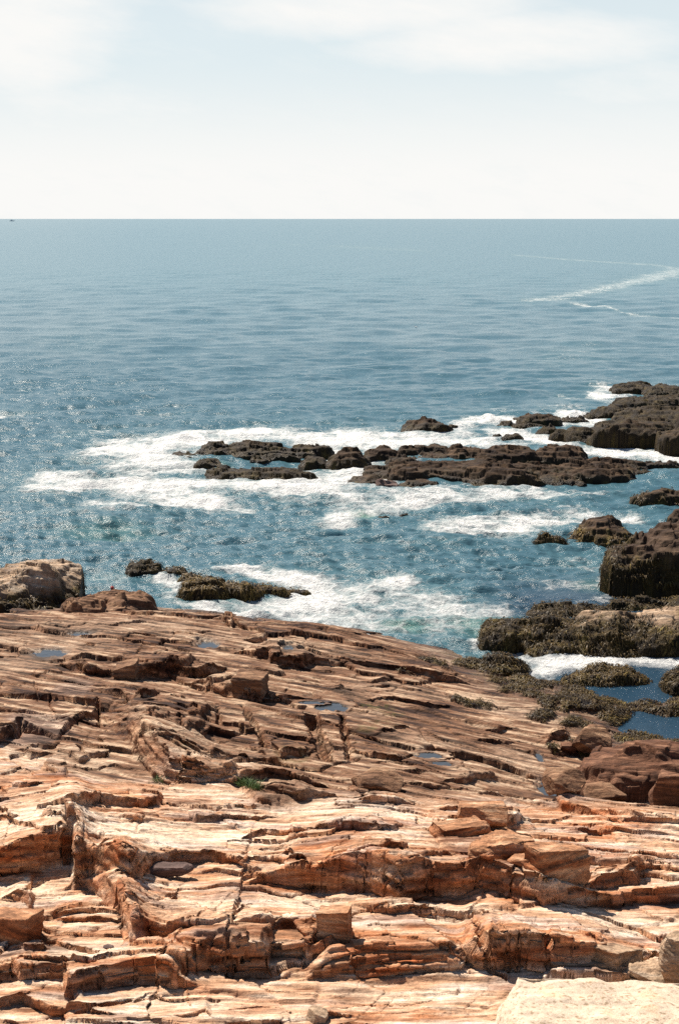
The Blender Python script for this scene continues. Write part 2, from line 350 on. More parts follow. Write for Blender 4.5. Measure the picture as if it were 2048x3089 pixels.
GREEN = [(1130,2130,60,14,.5),(1180,2155,50,12,.5),(1110,2210,50,12,.5),(880,2270,60,14,.4),(1150,2190,70,14,.3),(600,2280,80,10,.3)]
WEED = [(1585,2095,60,14,1),(1560,2085,70,12,.9),(1705,2122,110,20,.9),(1900,2175,170,20,1),(1660,2165,110,16,.9),(1790,2110,80,20,1),(1430,2115,70,14,.8),(1420,2012,60,12,.9),(1480,2035,50,9,.9),(1360,2022,60,8,.6),
        (1980,2170,120,22,1),(1735,2255,14,22,.8),(1770,2275,22,24,.9),(1670,2262,20,8,.7),(1300,1995,60,6,.5),(1250,2040,50,6,.5)]
CRACKS = [ # (u,v)..., width m, depth m
 ([(719,2119),(745,2150),(775,2192),(790,2225),(805,2261)],.16,.35),([(941,2150),(950,2190),(965,2240),(987,2292)],.28,.6),([(925,2250),(950,2285),(985,2296)],.2,.4),
 ([(1030,2170),(1040,2220),(1058,2290)],.12,.25),([(655,2120),(656,2180)],.07,.2),([(730,2185),(735,2220)],.06,.2),([(540,2150),(552,2190)],.08,.2),
 ([(50,2235),(62,2180)],.09,.3),([(155,2105),(160,2155)],.05,.15),([(108,2050),(112,2110)],.05,.12),([(298,2110),(300,2190)],.08,.3),([(240,2245),(262,2280),(330,2282)],.06,.15),
 ([(200,2340),(200,2312),(150,2310)],.05,.12),([(395,2400),(418,2425)],.03,.12),([(1250,2460),(1265,2490)],.03,.08),([(1320,2475),(1345,2500)],.03,.1),
 ([(1175,2600),(1172,2680)],.05,.15),([(1085,2610),(1085,2690)],.05,.1),([(1405,2620),(1405,2680)],.05,.15),([(1210,2590),(1208,2650)],.04,.1),([(1300,2630),(1300,2660)],.04,.1),
 ([(1563,2815),(1566,2930)],.05,.25),([(1654,2815),(1662,2920)],.06,.25),([(1783,2815),(1800,2840),(1806,2910)],.05,.2),([(1425,2780),(1455,2880),(1520,2955)],.06,.25),([(1490,2780),(1540,2930)],.05,.25),
 ([(400,2900),(403,2985)],.03,.12),([(90,2900),(93,2960)],.03,.1),([(590,2845),(594,2940)],.04,.15),([(686,2842),(692,2950)],.05,.2),([(716,2845),(714,2900)],.03,.1),([(560,2862),(562,2950)],.05,.2),
 ([(235,3070),(270,3056),(330,3048),(385,3034)],.035,.12),([(400,3040),(440,3030),(470,3005),(505,2998)],.03,.1),
 ([(280,2590),(390,2585)],.03,.06),([(285,2625),(395,2618)],.03,.06),([(540,2990),(570,3000),(580,3040)],.02,.06),([(700,3060),(780,3050),(860,3052)],.015,.04),
 ([(1000,3045),(1100,3035),(1200,3030),(1300,3020)],.02,.04),([(1200,2945),(1260,2940),(1320,2938)],.02,.05),([(820,2800),(860,2790),(890,2788)],.03,.08),([(680,2750),(740,2725),(760,2720)],.02,.06)]
POOLS = [ # (u, v, half width, half height)
 (1000,2133,40,15,'tide pool in the middle of the brown ledge'),(1327,2302,36,7,'long narrow tide pool below a dark wet hollow in the brown rock'),
 (150,1969,46,12,'blue wedge-shaped tide pool on the pale ledge by the headland'),(625,1944,32,11,'small blue tide pool near the seaward edge of the ledge'),
 (868,1952,16,7,'tiny blue tide pool above a dark rock step'),(1627,2285,10,18,'upright sliver of water above the blue pool by the red boulder'),
 (1662,2378,36,30,'blue tide pool left of the big red boulder'),(940,2118,32,5,'thin bright puddle beside a dark cracked block'),(240,1913,36,8,'shallow puddle on the pale ledge near the brown hump'),
 (1290,2277,40,8,'dark wet puddle under a rounded hollow in the ledge')]
class Poly:
    pass
_CR = []
for pts, w, d in CRACKS:
    o = Poly(); o.P = np.array([hit(u, v) for u, v in pts]); o.w = w; o.d = d; _CR.append(o)
_PL = []
for u, v, hw, hh, lab in POOLS:
    o = Poly(); o.c = hit(u, v); k = pxm(o.c); o.rx = hw * k
    o.ry = max(min(abs(unz(u, v - hh, o.c[2])[1] - unz(u, v + hh, o.c[2])[1]) * .5, o.rx * 4), hh * k); o.z = max(o.c[2] - 0.03, 0.05); o.lab = lab; _PL.append(o)
def _poolr(o, X, Y):
    r = np.sqrt(((X - o.c[0]) / o.rx) ** 2 + ((Y - o.c[1]) / o.ry) ** 2)
    return r + 0.55 * n2((X - o.c[0]) / o.rx * 1.5, (Y - o.c[1]) / o.ry * 1.5, 808) + 0.22 * n2((X - o.c[0]) / o.rx * 5, (Y - o.c[1]) / o.ry * 5, 809)

TH_F, TH_M = R(2), R(-24)
def frames(X, Y):
    pf = X * math.cos(TH_F) + Y * math.sin(TH_F); qf = -X * math.sin(TH_F) + Y * math.cos(TH_F)
    pm = X * math.cos(TH_M) + Y * math.sin(TH_M); qm = -X * math.sin(TH_M) + Y * math.cos(TH_M)
    return pf, qf, pm, qm
def lerp(a, b, t): return a + (b - a) * t
def mixc(A, B, t): return A + (np.asarray(B, f32) - A) * t[..., None]

def ground(X, Y):
    """height, colour (n,3), weed mask, wetness of the rock ledge"""
    X = X.astype(np.float64); Y = Y.astype(np.float64)
    # slightly bent coordinates so that edges are never ruler-straight
    Xw = X + 0.10 * n2(X * .8, Y * .8, 11) + 0.03 * n2(X * 3, Y * 3, 12); Yw = Y + 0.16 * n2(X * .7, Y * .7, 13) + 0.05 * n2(X * 2.6, Y * 2.6, 14)
    z = base(X, Y)
    sc = np.zeros_like(z)
    Xs = X + .03 * n2(X * .9, Y * .9, 11); Ys = Y + .05 * n2(X * .9, Y * .9, 13)
    for s in SC: sc += s.add(Xs, Ys, True)
    z = z + sc
    wm = zone_mid(X, Y)
    pf, qf, pm, qm = frames(X, Y)
    d = np.zeros_like(z); hue = np.zeros_like(z)
    # right part of the front strikes like the middle
    dr = sstep(4.6, 7.0, X - 0.05 * (Y - 20)) * sstep(25.6, 27.0, Y)
    wk = np.maximum(wm, dr)
    # front zone
    s1, h1 = sawbrick(pf, qf, 1.25, 2.6, 21); s2, h2 = sawbrick(pf, qf, .42, 1.0, 31, .14); s3, h3 = sawbrick(pf, qf, .15, .5, 41, .2)
    a2 = 0.35 + 0.9 * sstep(-.25, .3, n2(X * .45, Y * .45, 51)); a3 = 0.3 + sstep(-.2, .35, n2(X * .8, Y * .8, 53))
    dF = .07 * s1 + .040 * a2 * s2 + .018 * a3 * s3; hF = .5 * h1 + .3 * h2 + .2 * h3
    # middle zone, rounder
    m1, g1 = sawbrick(pm, qm, 1.35, 6.0, 61, .13); m2, g2 = sawbrick(pm, qm, .5, 2.6, 63, .18); m3, g3 = sawbrick(pm, qm, .24, 1.3, 65, .3)
    b2 = 0.4 + 0.9 * sstep(-.3, .3, n2(X * .3, Y * .3, 67))
    dM = .10 * m1 + .045 * b2 * m2 + .024 * m3 + .12 * n2(pm * .3, qm * .7, 69) + .07 * n2(pm * .7, qm * 1.8, 70); hM = .5 * g1 + .3 * g2 + .2 * g3
    # the seaward rim is smoother
    rim = sstep(0.9, 0.2, z) * 0.35
    wx_ = .5 * n2(X * .5, Y * .5, 821); wy_ = .5 * n2(X * .5, Y * .5, 822)
    sl1, sh1 = slabs(pf * .55 + wx_, qf + wy_, 1.8, 823); sl2, sh2 = slabs(pf * .6 + wx_, qf + wy_, .62, 833)
    sm1, sn1 = slabs(pm * .6 + wx_, qm + wy_, 2.5, 843); sm2, sn2 = slabs(pm * .6 + wx_, qm + wy_, .8, 853)
    k1 = .5 + .5 * sstep(-.2, .25, n2(X * .25, Y * .25, 861))
    dF = dF + k1 * (.15 * sl1 + .04 * sl2); dM = dM + (1.1 - k1 * .6) * (.27 * sm1 + .08 * sm2)
    hF = .55 * hF + .3 * sh1 + .15 * sh2; hM = .55 * hM + .3 * sn1 + .15 * sn2
    d = lerp(dF, dM * (1 - rim), wk); hue = lerp(hF, hM, wk)
    d = d + .09 * celltilt(X * .6, Y, 1.5, 81) * (1 - wm) + .03 * n2(X * 2.2, Y * 2.2, 83) + .012 * n2(X * 7, Y * 7, 84) + .006 * n2(X * 17, Y * 17, 85)
    # crevices
    for o in _CR:
        P = o.P; m = (X > P[:, 0].min() - .6) & (X < P[:, 0].max() + .6) & (Y > P[:, 1].min() - .6) & (Y < P[:, 1].max() + .6)
        if not m.any(): continue
        x = Xw[m] + .04 * n2(X[m] * 5, Y[m] * 5, 15); y = Yw[m]
        b = np.full(x.shape, 9e9)
        for i in range(len(P) - 1):
            ax, ay = P[i, :2]; dx, dy = P[i + 1, 0] - ax, P[i + 1, 1] - ay
            t = np.clip(((x - ax) * dx + (y - ay) * dy) / (dx * dx + dy * dy + 1e-9), 0, 1)
            b = np.minimum(b, np.hypot(x - ax - t * dx, y - ay - t * dy))
        d[m] -= o.d * (1 - sstep(.25, 1.0, b / o.w))
    weed = blobs(X, Y, WEED, 5, .45) if True else 0
    weed = np.clip(weed * (0.72 + 1.5 * fbm(X * .8, Y * .6, 3, 87)), 0, 1); weed = sstep(.25, .6, weed)
    edge = sstep(.32, .02, z + d) * sstep(3.0, 5.5, X) * sstep(-.3, .3, n2(X * .9, Y * .9, 88) + .1)     # wrack along the water
    weed = np.maximum(weed, edge)
    lum = .5 + .5 * n2(X * 4, Y * 4, 89); lum2 = .5 + .5 * n2(X * 11, Y * 11, 90)
    weed = weed * sstep(-.30, -.12, z)
    d = d + weed * (.16 * (.5 + .5 * n2(X * 1.6, Y * 1.6, 92)) + .06 * lum + .04 * lum2)
    z = z + d
    wet = sstep(.55, .12, z) * .8
    for o in _PL:
        m = (np.abs(X - o.c[0]) < 2.4 * o.rx + .3) & (np.abs(Y - o.c[1]) < 2.4 * o.ry + .3)
        if not m.any(): continue
        r = _poolr(o, X[m], Y[m])
        zi = z[m]; tgt = o.z - .05 * (1 - r) - .012
        zi = np.where(r < 1, np.minimum(zi, tgt), zi)
        k = sstep(2.0, 1.0, r); zi = lerp(zi, np.minimum(zi, o.z + .02 + .10 * (r - 1)), np.where(r >= 1, k, 0))
        zi = np.where(r >= 1, np.maximum(zi, o.z + .02 - np.maximum(r - 1.9, 0) * 1.5), zi)
        z[m] = zi; wet[m] = np.maximum(wet[m], sstep(1.7, .95, r))
    # ---- albedo
    st = fbm(pf * .7, qf * 5 + z * 8, 4, 101); stm = fbm(pm * .6, qm * 4 + z * 7, 4, 111)
    st = lerp(st, stm, wk); fine = n2(lerp(pf, pm, wk) * 3, lerp(qf, qm, wk) * 22 + z * 30, 121)
    big = fbm(X * .22, Y * .35, 3, 131)
    tF = np.clip(.60 + .62 * st + .28 * fine + .5 * (hue - .5) + .25 * big, 0, 1)
    front = np.empty(X.shape + (3,), f32)
    front[:] = (.20, .080, .036)
    front = mixc(front, (.56, .335, .205), sstep(.10, .50, tF)); front = mixc(front, (.77, .625, .485), sstep(.5, 1., tF))
    orn = np.clip(blobs(X, Y, ORANGE, 1) + .95 * sstep(.02, .34, fbm(pf * .3, qf * .9 + z, 3, 141)), 0, 1) * (1 - .75 * wm)
    orn = orn * (.50 + .50 * sstep(-.3, .3, fbm(pf * 1.2, qf * 4 + z * 5, 3, 145)))
    oc = mixc(mixc(np.zeros_like(front) + np.array((.22, .070, .024), f32), (.45, .165, .060), sstep(.1, .65, tF)), (.68, .38, .20), sstep(.6, 1, tF))
    front = front + (oc - front) * (orn * .9)[..., None]
    pale = blobs(X, Y, PALE, 2)
    front = front + (mixc(mixc(np.zeros_like(front) + np.array((.33, .22, .15), f32), (.72, .545, .40), sstep(.15, .5, tF)), (.80, .68, .54), sstep(.55, 1, tF)) - front) * (pale * .95 * (1 - .5 * orn))[..., None]
    gry = np.clip(blobs(X, Y, GREY, 3) + .8 * sstep(.12, .42, fbm(pf * .35, qf * 1.2, 3, 151)), 0, 1)
    gc = mixc(mixc(np.zeros_like(front) + np.array((.11, .075, .065), f32), (.40, .30, .255), sstep(.2, .6, tF)), (.68, .58, .51), sstep(.6, 1, tF))
    front = front + (gc - front) * (gry * .7)[..., None]
    tM = np.clip(.50 + .80 * st + .25 * fine + .6 * (hue - .5) + .3 * big, 0, 1)
    wmc = np.clip(wm * .0 + sstep(-1.3, 2.2, Y - np.interp(X, _zbx, _zby) + 1.6 * fbm(X * .5, Y * .5, 3, 73)), 0, 1)
    mid = np.empty_like(front); mid[:] = (.040, .019, .011)
    mid = mixc(mid, (.205, .104, .058), sstep(.10, .48, tM)); mid = mixc(mid, (.52, .365, .245), sstep(.5, .95, tM))
    p2 = blobs(X, Y, PALE2, 6)
    mid = mid + (mixc(mixc(np.zeros_like(front) + np.array((.17, .115, .08), f32), (.37, .245, .165), sstep(.15, .5, tM)), (.62, .47, .34), sstep(.55, 1, tM)) - mid) * (p2 * .8)[..., None]
    gm = np.clip(blobs(X, Y, GREY, 3), 0, 1); mid = mid + (mixc(mixc(np.zeros_like(front) + np.array((.09, .062, .055), f32), (.25, .19, .165), sstep(.15, .5, tM)), (.5, .41, .35), sstep(.55, 1, tM)) - mid) * (gm * .7)[..., None]
    rr = sstep(3.0, 8.0, X) * sstep(40, 28, Y) * sstep(-.3, .3, fbm(X * .4, Y * .4, 3, 161)); mid = mixc(mid, (.24, .105, .055), .5 * rr)
    col = front + (mid - front) * wmc[..., None]
    grn = blobs(X, Y, GREEN, 7) * sstep(-.2, .3, n2(X * 4, Y * 4, 171)); col = mixc(col, (.12, .13, .035), grn * .7)
    col = col * (.86 + .22 * n2(X * 9, Y * 9, 181))[..., None]
    col = col * (1 - .45 * wet * (1 - weed))[..., None]
    wc = weedcol(X, Y, z)
    col = col + (wc - col) * weed[..., None]
    return z, np.clip(col, .012, .9), weed, wet
def weedcol(X, Y, z):
    t = np.clip(.5 + .6 * fbm(X * 1.6, Y * 1.6 + z, 3, 191), 0, 1); k = np.clip(.5 + .9 * fbm(X * 9, Y * 9 + z * 9, 2, 195), 0, 1)
    c = np.empty(X.shape + (3,), f32); c[:] = (.020, .011, .004)
    c = mixc(c, (.080, .050, .012), sstep(.25, .65, t)); c = mixc(c, (.20, .145, .030), sstep(.6, 1, t) * .8)
    return c * (.35 + .9 * k)[..., None]

# ------------------------------------------------------------------ mesh helpers
def mesh_from(name, V, F, mat=None, attrs=None, smooth=True, parent=None):
    """V (n,3), F (m,4) or (m,3) int"""
    me = bpy.data.meshes.new(name)
    V = np.ascontiguousarray(V, f32); F = np.ascontiguousarray(F, np.int32)
    k = F.shape[1]
    me.vertices.add(len(V)); me.vertices.foreach_set('co', V.ravel())
    me.loops.add(F.size); me.loops.foreach_set('vertex_index', F.ravel())
    me.polygons.add(len(F)); me.polygons.foreach_set('loop_start', np.arange(0, F.size, k, dtype=np.int32))
    if smooth: me.polygons.foreach_set('use_smooth', np.ones(len(F), bool))
    me.update(calc_edges=True)
    for an, av in (attrs or {}).items():
        av = np.asarray(av, f32)
        if av.ndim == 2:
            a = me.attributes.new(an, 'FLOAT_COLOR', 'POINT')
            a.data.foreach_set('color', np.ascontiguousarray(np.c_[av, np.ones(len(av), f32)], f32).ravel())
        else:
            a = me.attributes.new(an, 'FLOAT', 'POINT'); a.data.foreach_set('value', np.ascontiguousarray(av, f32))
    if mat: me.materials.append(mat)
    o = bpy.data.objects.new(name, me); COL.objects.link(o)
    if parent: o.parent = parent
    return o
def grid_faces(ny, nx):
    i = np.arange(ny * nx, dtype=np.int32).reshape(ny, nx)
    return np.stack([i[:-1, :-1], i[:-1, 1:], i[1:, 1:], i[1:, :-1]], -1).reshape(-1, 4)
def prune(V, F, keepv, attrs):
    fk = keepv[F].any(1); F = F[fk]
    used = np.zeros(len(V), bool); used[F.ravel()] = True
    idx = np.cumsum(used) - 1
    return V[used], idx[F].astype(np.int32), {k: a[used] for k, a in attrs.items()}
def tag(o, label=None, cat=None, group=None, kind=None):
    for k, v in (('label', label), ('category', cat), ('group', group), ('kind', kind)):
        if v: o[k] = v
    return o

# ------------------------------------------------------------------ materials
class NT:
    def __init__(s, mat):
        s.t = mat.node_tree; s.n = s.t.nodes; s.l = s.t.links
    def new(s, typ, **kw):
        n = s.n.new(typ)
        for k, v in kw.items():
            if k.startswith('in_'):
                key = k[3:]; key = int(key) if key.isdigit() else key.replace('_', ' ')
                n.inputs[key].default_value = v
            else: setattr(n, k, v)
        return n
    def link(s, a, b): s.l.new(a, b)
    def math(s, op, a, b=None, c=None, clamp=False):
        n = s.n.new('ShaderNodeMath'); n.operation = op; n.use_clamp = clamp
        for i, x in enumerate((a, b, c)):
            if x is None: continue
            if isinstance(x, (int, float)): n.inputs[i].default_value = x
            else: s.l.new(x, n.inputs[i])
        return n.outputs[0]
    def ramp(s, fac, a, b, smooth=True):
        n = s.n.new('ShaderNodeMapRange'); n.interpolation_type = 'SMOOTHSTEP' if smooth else 'LINEAR'
        n.inputs['From Min'].default_value = a; n.inputs['From Max'].default_value = b
        s.l.new(fac, n.inputs['Value']); return n.outputs['Result']
    def mix(s, fac, a, b):
        n = s.n.new('ShaderNodeMix'); n.data_type = 'RGBA'
        for i, x in ((0, fac), (6, a), (7, b)):
            if isinstance(x, (int, float)): n.inputs[i].default_value = x
            elif isinstance(x, (tuple, list)): n.inputs[i].default_value = (*x, 1) if len(x) == 3 else x
            else: s.l.new(x, n.inputs[i])
        return n.outputs[2]
    def noise(s, vec, scale, detail=4, rough=.55):
        n = s.n.new('ShaderNodeTexNoise'); n.inputs['Scale'].default_value = scale; n.inputs['Detail'].default_value = detail; n.inputs['Roughness'].default_value = rough
        if vec is not None: s.l.new(vec, n.inputs['Vector'])
        return n.outputs['Fac']
    def mapping(s, vec, scale=(1, 1, 1), rot=(0, 0, 0)):
        n = s.n.new('ShaderNodeMapping'); n.inputs['Scale'].default_value = scale; n.inputs['Rotation'].default_value = rot
        s.l.new(vec, n.inputs['Vector']); return n.outputs[0]
def material(name):
    m = bpy.data.materials.new(name); m.use_nodes = True; t = NT(m)
    b = m.node_tree.nodes['Principled BSDF']; return m, t, b

def rock_material(name, rot=0.0, grain=45., bump=1.0, strata=1.0):
    m, t, b = material(name)
    at = t.new('ShaderNodeAttribute', attribute_name='Col'); wd = t.new('ShaderNodeAttribute', attribute_name='weed'); wt = t.new('ShaderNodeAttribute', attribute_name='wet')
    g = t.new('ShaderNodeNewGeometry'); pos = g.outputs['Position']
    strat = t.mapping(pos, (1.0, 7, 11), (0, 0, rot))
    n1 = t.noise(strat, 1.6, 7, .62); n1b = t.noise(t.mapping(pos, (1.6, 14, 22), (0, 0, rot)), 2.6, 6, .65)
    n2_ = t.noise(pos, grain, 5, .65); n3_ = t.noise(pos, 6, 6, .6)
    f = t.math('MULTIPLY_ADD', t.ramp(n1, .34, .66), .48 * strata, 1 - .28 * strata)
    f = t.math('MULTIPLY', f, t.math('MULTIPLY_ADD', t.ramp(n1b, .32, .68), .36 * strata, 1 - .18 * strata))
    f = t.math('MULTIPLY', f, t.math('MULTIPLY_ADD', t.ramp(n2_, .3, .7), .5, .75))
    f = t.math('MULTIPLY', f, t.math('MULTIPLY_ADD', n3_, .4, .8))
    v = t.new('ShaderNodeVectorMath', operation='SCALE'); t.link(at.outputs['Color'], v.inputs[0]); t.link(f, v.inputs['Scale'])
    t.link(v.outputs[0], b.inputs['Base Color'])
    r = t.math('SUBTRACT', .85, t.math('MULTIPLY', wd.outputs['Fac'], .25)); r = t.math('SUBTRACT', r, t.math('MULTIPLY', wt.outputs['Fac'], .42))
    t.link(r, b.inputs['Roughness'])
    b.inputs['Specular IOR Level'].default_value = .22
    h = t.math('ADD', t.math('MULTIPLY', n1, .05 * strata), t.math('MULTIPLY', n1b, .020 * strata)); h = t.math('ADD', h, t.math('MULTIPLY', n2_, .007)); h = t.math('ADD', h, t.math('MULTIPLY', n3_, .03))
    wv = t.noise(t.mapping(pos, (1, 1, .45)), 22, 4, .7)
    h = t.math('ADD', h, t.math('MULTIPLY', t.math('MULTIPLY', wv, wd.outputs['Fac']), .10))
    bp = t.new('ShaderNodeBump'); bp.inputs['Strength'].default_value = .9 * bump; bp.inputs['Distance'].default_value = 1.0
    t.link(h, bp.inputs['Height']); t.link(bp.outputs[0], b.inputs['Normal'])
    return m
M_LEDGE = rock_material('layered_ledge_rock', R(-6))
M_GRAN = rock_material('pale_granite', 0, 60, .8, .15)
M_ROCK = rock_material('boulder_rock', R(10), 30)

# ------------------------------------------------------------------ the ledge
def comp_fine(X, Y):
    Xs = X + .03 * n2(X * .9, Y * .9, 11); Ys = Y + .05 * n2(X * .9, Y * .9, 13)
    z = base(X, Y)
    for s in SC: z = z + s.add(Xs, Ys, True)
    return z
def build_ledge():
    # rows: depth from just below the camera to beyond the water line
    rows = [6.0]
    while rows[-1] < 78:
        y = rows[-1]
        st = .12 if y < 15 else (.0115 + (y - 16.5) * .00065 if y < 70 else .12)
        rows.append(y + st * ROWF)
    rows = np.array(rows)
    inn = np.arange(-.262, .2621, .00072 * COLF)
    out = []; a = .262; s = .001
    while a < .62: s *= 1.12; a += s; out.append(a)
    cols = np.r_[-np.array(out)[::-1], inn, np.array(out)]
    # first pass: coarse height, so that rows can crowd onto the step faces
    rc = rows[::3]; Yc = np.repeat(rc[:, None], len(cols), 1); Xc = cols[None] * Yc
    zc = comp_fine(Xc.ravel(), Yc.ravel()).reshape(Yc.shape)
    dz = np.abs(np.diff(zc, axis=0)); dy = np.diff(rc)[:, None]
    base_m = np.diff(np.interp(rc, rows, np.arange(len(rows))))[:, None]             # uniform measure of the row plan
    pix = (CAM_H * 1.05 - zc[:-1]) / np.maximum(Yc[:-1], 5); pixm = Yc[:-1] / FOC
    met = base_m * .62 + np.maximum(dz - .25 * dy, 0) / pixm * 1.15
    ker = np.ones(21) / 21
    met = np.apply_along_axis(lambda r: np.convolve(np.pad(r, 10, 'edge'), ker, 'valid'), 1, met)
    n = len(rows); Yg = np.empty((n, len(cols)))
    nb = 24                                            # bands: every column meets the same rows at the band ends
    ci = np.round(np.linspace(0, len(rc) - 1, nb + 1)).astype(int)
    for q0, q1 in zip(ci[:-1], ci[1:]):
        r0 = q0 * 3; r1 = min(q1 * 3, n - 1) if q1 < len(rc) - 1 else n - 1
        yy = rc[q0:q1 + 1].copy(); yy[-1] = rows[r1]
        cm = np.vstack([np.zeros((1, len(cols))), np.cumsum(met[q0:q1], 0)])
        for j in range(len(cols)):
            Yg[r0:r1 + 1, j] = np.interp(np.linspace(0, cm[-1, j], r1 - r0 + 1), cm[:, j], yy)
    Xg = cols[None, :] * Yg
    X = Xg.ravel(); Y = Yg.ravel()
    near = base(X, Y) > -1.1
    zz = np.full(X.shape, -2.0); cc = np.zeros((len(X), 3), f32); we = np.zeros(len(X), f32); wt = np.zeros(len(X), f32)
    ii = np.flatnonzero(near)
    for c in np.array_split(ii, 8):
        z, col, w, t = ground(X[c], Y[c]); zz[c] = z; cc[c] = col; we[c] = w; wt[c] = t
    G = np.stack([Xg, Yg, zz.reshape(Yg.shape)], -1)
    N = np.cross(np.gradient(G, axis=1), np.gradient(G, axis=0)); N /= np.linalg.norm(N, axis=-1)[..., None] + 1e-9
    steep = sstep(.80, .35, np.abs(N[..., 2])).ravel() * near
    k = np.flatnonzero(steep > .02); x = X[k]; y = Y[k]; z = zz[k]
    bz = z / .10 + 1.1 * n2(x * .5, y * .5, 901) + .35 * n2(x * 1.8, y * .5, 902); bi = np.floor(bz).astype(np.int64); bf = bz - bi
    jx = np.floor(x / .42 + .5 * n2(x * 1.1, z * 2.5, 903) + h01(bi, seed=904)).astype(np.int64)
    led = h01(bi, jx, 905) - .5; lnx = h01(bi + 1, jx, 905) - .5
    rel = lerp(led, lnx, sstep(.75, 1, bf)) * .11 + .03 * n2(x * 1.8, z * 11, 906) + .010 * n2(x * 5, z * 24, 907) + .05 * n2(x * 1.5 + y, z * 2.0, 908)
    dsp = rel * steep[k] * np.where(y > 30, 1.3, 1.0)
    G = G.reshape(-1, 3); G[k] += N.reshape(-1, 3)[k] * dsp[:, None]
    cc[k] *= (1 + .5 * led * steep[k])[:, None]
    # steep faces get an iron stain plus painted-in shade, the bleached tops do not
    rust_shade = steep[k] * sstep(-.35, .15, fbm(x * .6, z * 2.5 + y * .6, 3, 911)) * np.where(zone_mid(x, y) > .5, .6, 1.0)
    cc[k] *= 1 - rust_shade[:, None] * np.array((.18, .42, .56), f32)
    X, Y, zz = G[:, 0], G[:, 1], G[:, 2]
    V = np.c_[X, Y, zz]; F = grid_faces(*Yg.shape)
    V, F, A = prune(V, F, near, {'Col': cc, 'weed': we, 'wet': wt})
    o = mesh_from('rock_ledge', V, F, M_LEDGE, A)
    print('ledge verts', len(V), round(time.time() - T0, 1))
    return tag(o, kind='structure')
# ------------------------------------------------------------------ light, sky, camera
def build_world():
    w = bpy.data.worlds.new('World'); scene.world = w; w.use_nodes = True
    t = NT(w); t.n.clear()
    out = t.new('ShaderNodeOutputWorld'); bg = t.new('ShaderNodeBackground'); t.link(bg.outputs[0], out.inputs[0])
    sky = t.new('ShaderNodeTexSky', sky_type='NISHITA', sun_disc=False); sky.sun_elevation = SUN_EL; sky.sun_rotation = SUN_AZ
    sky.air_density = 1.0; sky.dust_density = .4; sky.ozone_density = 2.0
    tc = t.new('ShaderNodeTexCoord'); sep = t.new('ShaderNodeSeparateXYZ'); t.link(tc.outputs['Generated'], sep.inputs[0])
    el = t.math('ARCSINE', sep.outputs[2]); az = t.math('ARCTAN2', sep.outputs[0], sep.outputs[1])
    comb = t.new('ShaderNodeCombineXYZ'); t.link(t.math('MULTIPLY', az, 1.0), comb.inputs[0]); t.link(t.math('MULTIPLY', el, 2.6), comb.inputs[1])
    nz = t.noise(comb.outputs[0], 9, 5, .5); nw = t.noise(comb.outputs[0], 26, 5, .6)
    def gau(a0, e0, ra, re, k):     # soft cloud or gap centred on a direction, edges frayed by the noise
        da = t.math('DIVIDE', t.math('SUBTRACT', az, R(a0)), R(ra)); de = t.math('DIVIDE', t.math('SUBTRACT', el, R(e0)), R(re))
        d = t.math('ADD', t.math('MULTIPLY', da, da), t.math('MULTIPLY', de, de)); d = t.math('ADD', d, t.math('MULTIPLY_ADD', nz, 1.6, -.8)); d = t.math('ADD', d, t.math('MULTIPLY_ADD', nw, .5, -.25))
        return t.math('MULTIPLY', t.ramp(d, 1.7, -.1), k)
    c2 = t.new('ShaderNodeCombineXYZ'); t.link(t.math('MULTIPLY', az, 1.0), c2.inputs[0]); t.link(t.math('MULTIPLY_ADD', el, 3.4, t.math('MULTIPLY', az, .5)), c2.inputs[1])
    wisp = t.noise(c2.outputs[0], 21, 8, .62)
    ele = t.math('ADD', el, t.math('MULTIPLY_ADD', wisp, R(4.2), -R(2.1)))
    cover = t.ramp(ele, R(6.6), R(1.2))                      # thick white haze low over the sea
    cl = None
    for c in CLOUDS:
        g = gau(*c); cl = g if cl is None else t.math('MAXIMUM', cl, g)
    high = t.math('MULTIPLY', t.ramp(nz, .48, .72), t.ramp(el, R(9), R(14)))   # scattered fair-weather cloud higher up
    cover = t.math('MAXIMUM', cover, t.math('MAXIMUM', cl, t.math('MULTIPLY', high, .55)))
    veil = t.math('MULTIPLY', t.ramp(el, R(20), R(6)), VEIL)
    bank = t.math('MULTIPLY_ADD', t.ramp(t.math('ABSOLUTE', az), R(80), R(40)), .85, .15)   # the cloud bank lies out over the sea
    thin = t.mix(t.math('MULTIPLY', veil, bank), sky.outputs[0], VEIL_COL)
    cover = t.math('MULTIPLY', t.math('ADD', cover, t.math('MULTIPLY_ADD', wisp, .9, -.45), clamp=True), bank, clamp=True)
    colr = t.mix(cover, thin, CLOUD_COL)
    t.link(colr, bg.inputs[0]); bg.inputs[1].default_value = SKY_STR
    sun = bpy.data.lights.new('sun', 'SUN'); sun.energy = SUN_E; sun.angle = R(.5); sun.color = (1, .90, .77)
    so = bpy.data.objects.new('sun', sun); COL.objects.link(so)
    so.rotation_euler = (math.pi / 2 - SUN_EL, 0, math.pi - SUN_AZ)
    so.location = (-20, 30, 60)
def build_camera():
    c = bpy.data.cameras.new('camera'); o = bpy.data.objects.new('camera', c); COL.objects.link(o)
    c.sensor_fit = 'VERTICAL'; c.sensor_height = 36; c.lens = 36 * FOC / H_; c.clip_start = .1; c.clip_end = 60000
    o.location = (0, 0, CAM_H); o.rotation_euler = (math.pi / 2 - PITCH, 0, 0); scene.camera = o
    vs = scene.view_settings; vs.view_transform = 'Standard'; vs.look = 'None'; vs.exposure = EXPO; vs.gamma = 1
    scene.display_settings.display_device = 'sRGB'
    scene.cycles.use_denoising = False
    scene.cycles.max_bounces = 6; scene.cycles.diffuse_bounces = 1; scene.cycles.glossy_bounces = 3; scene.cycles.sample_clamp_indirect = 4; scene.cycles.sample_clamp_direct = 3
    scene.cycles.use_adaptive_sampling = False

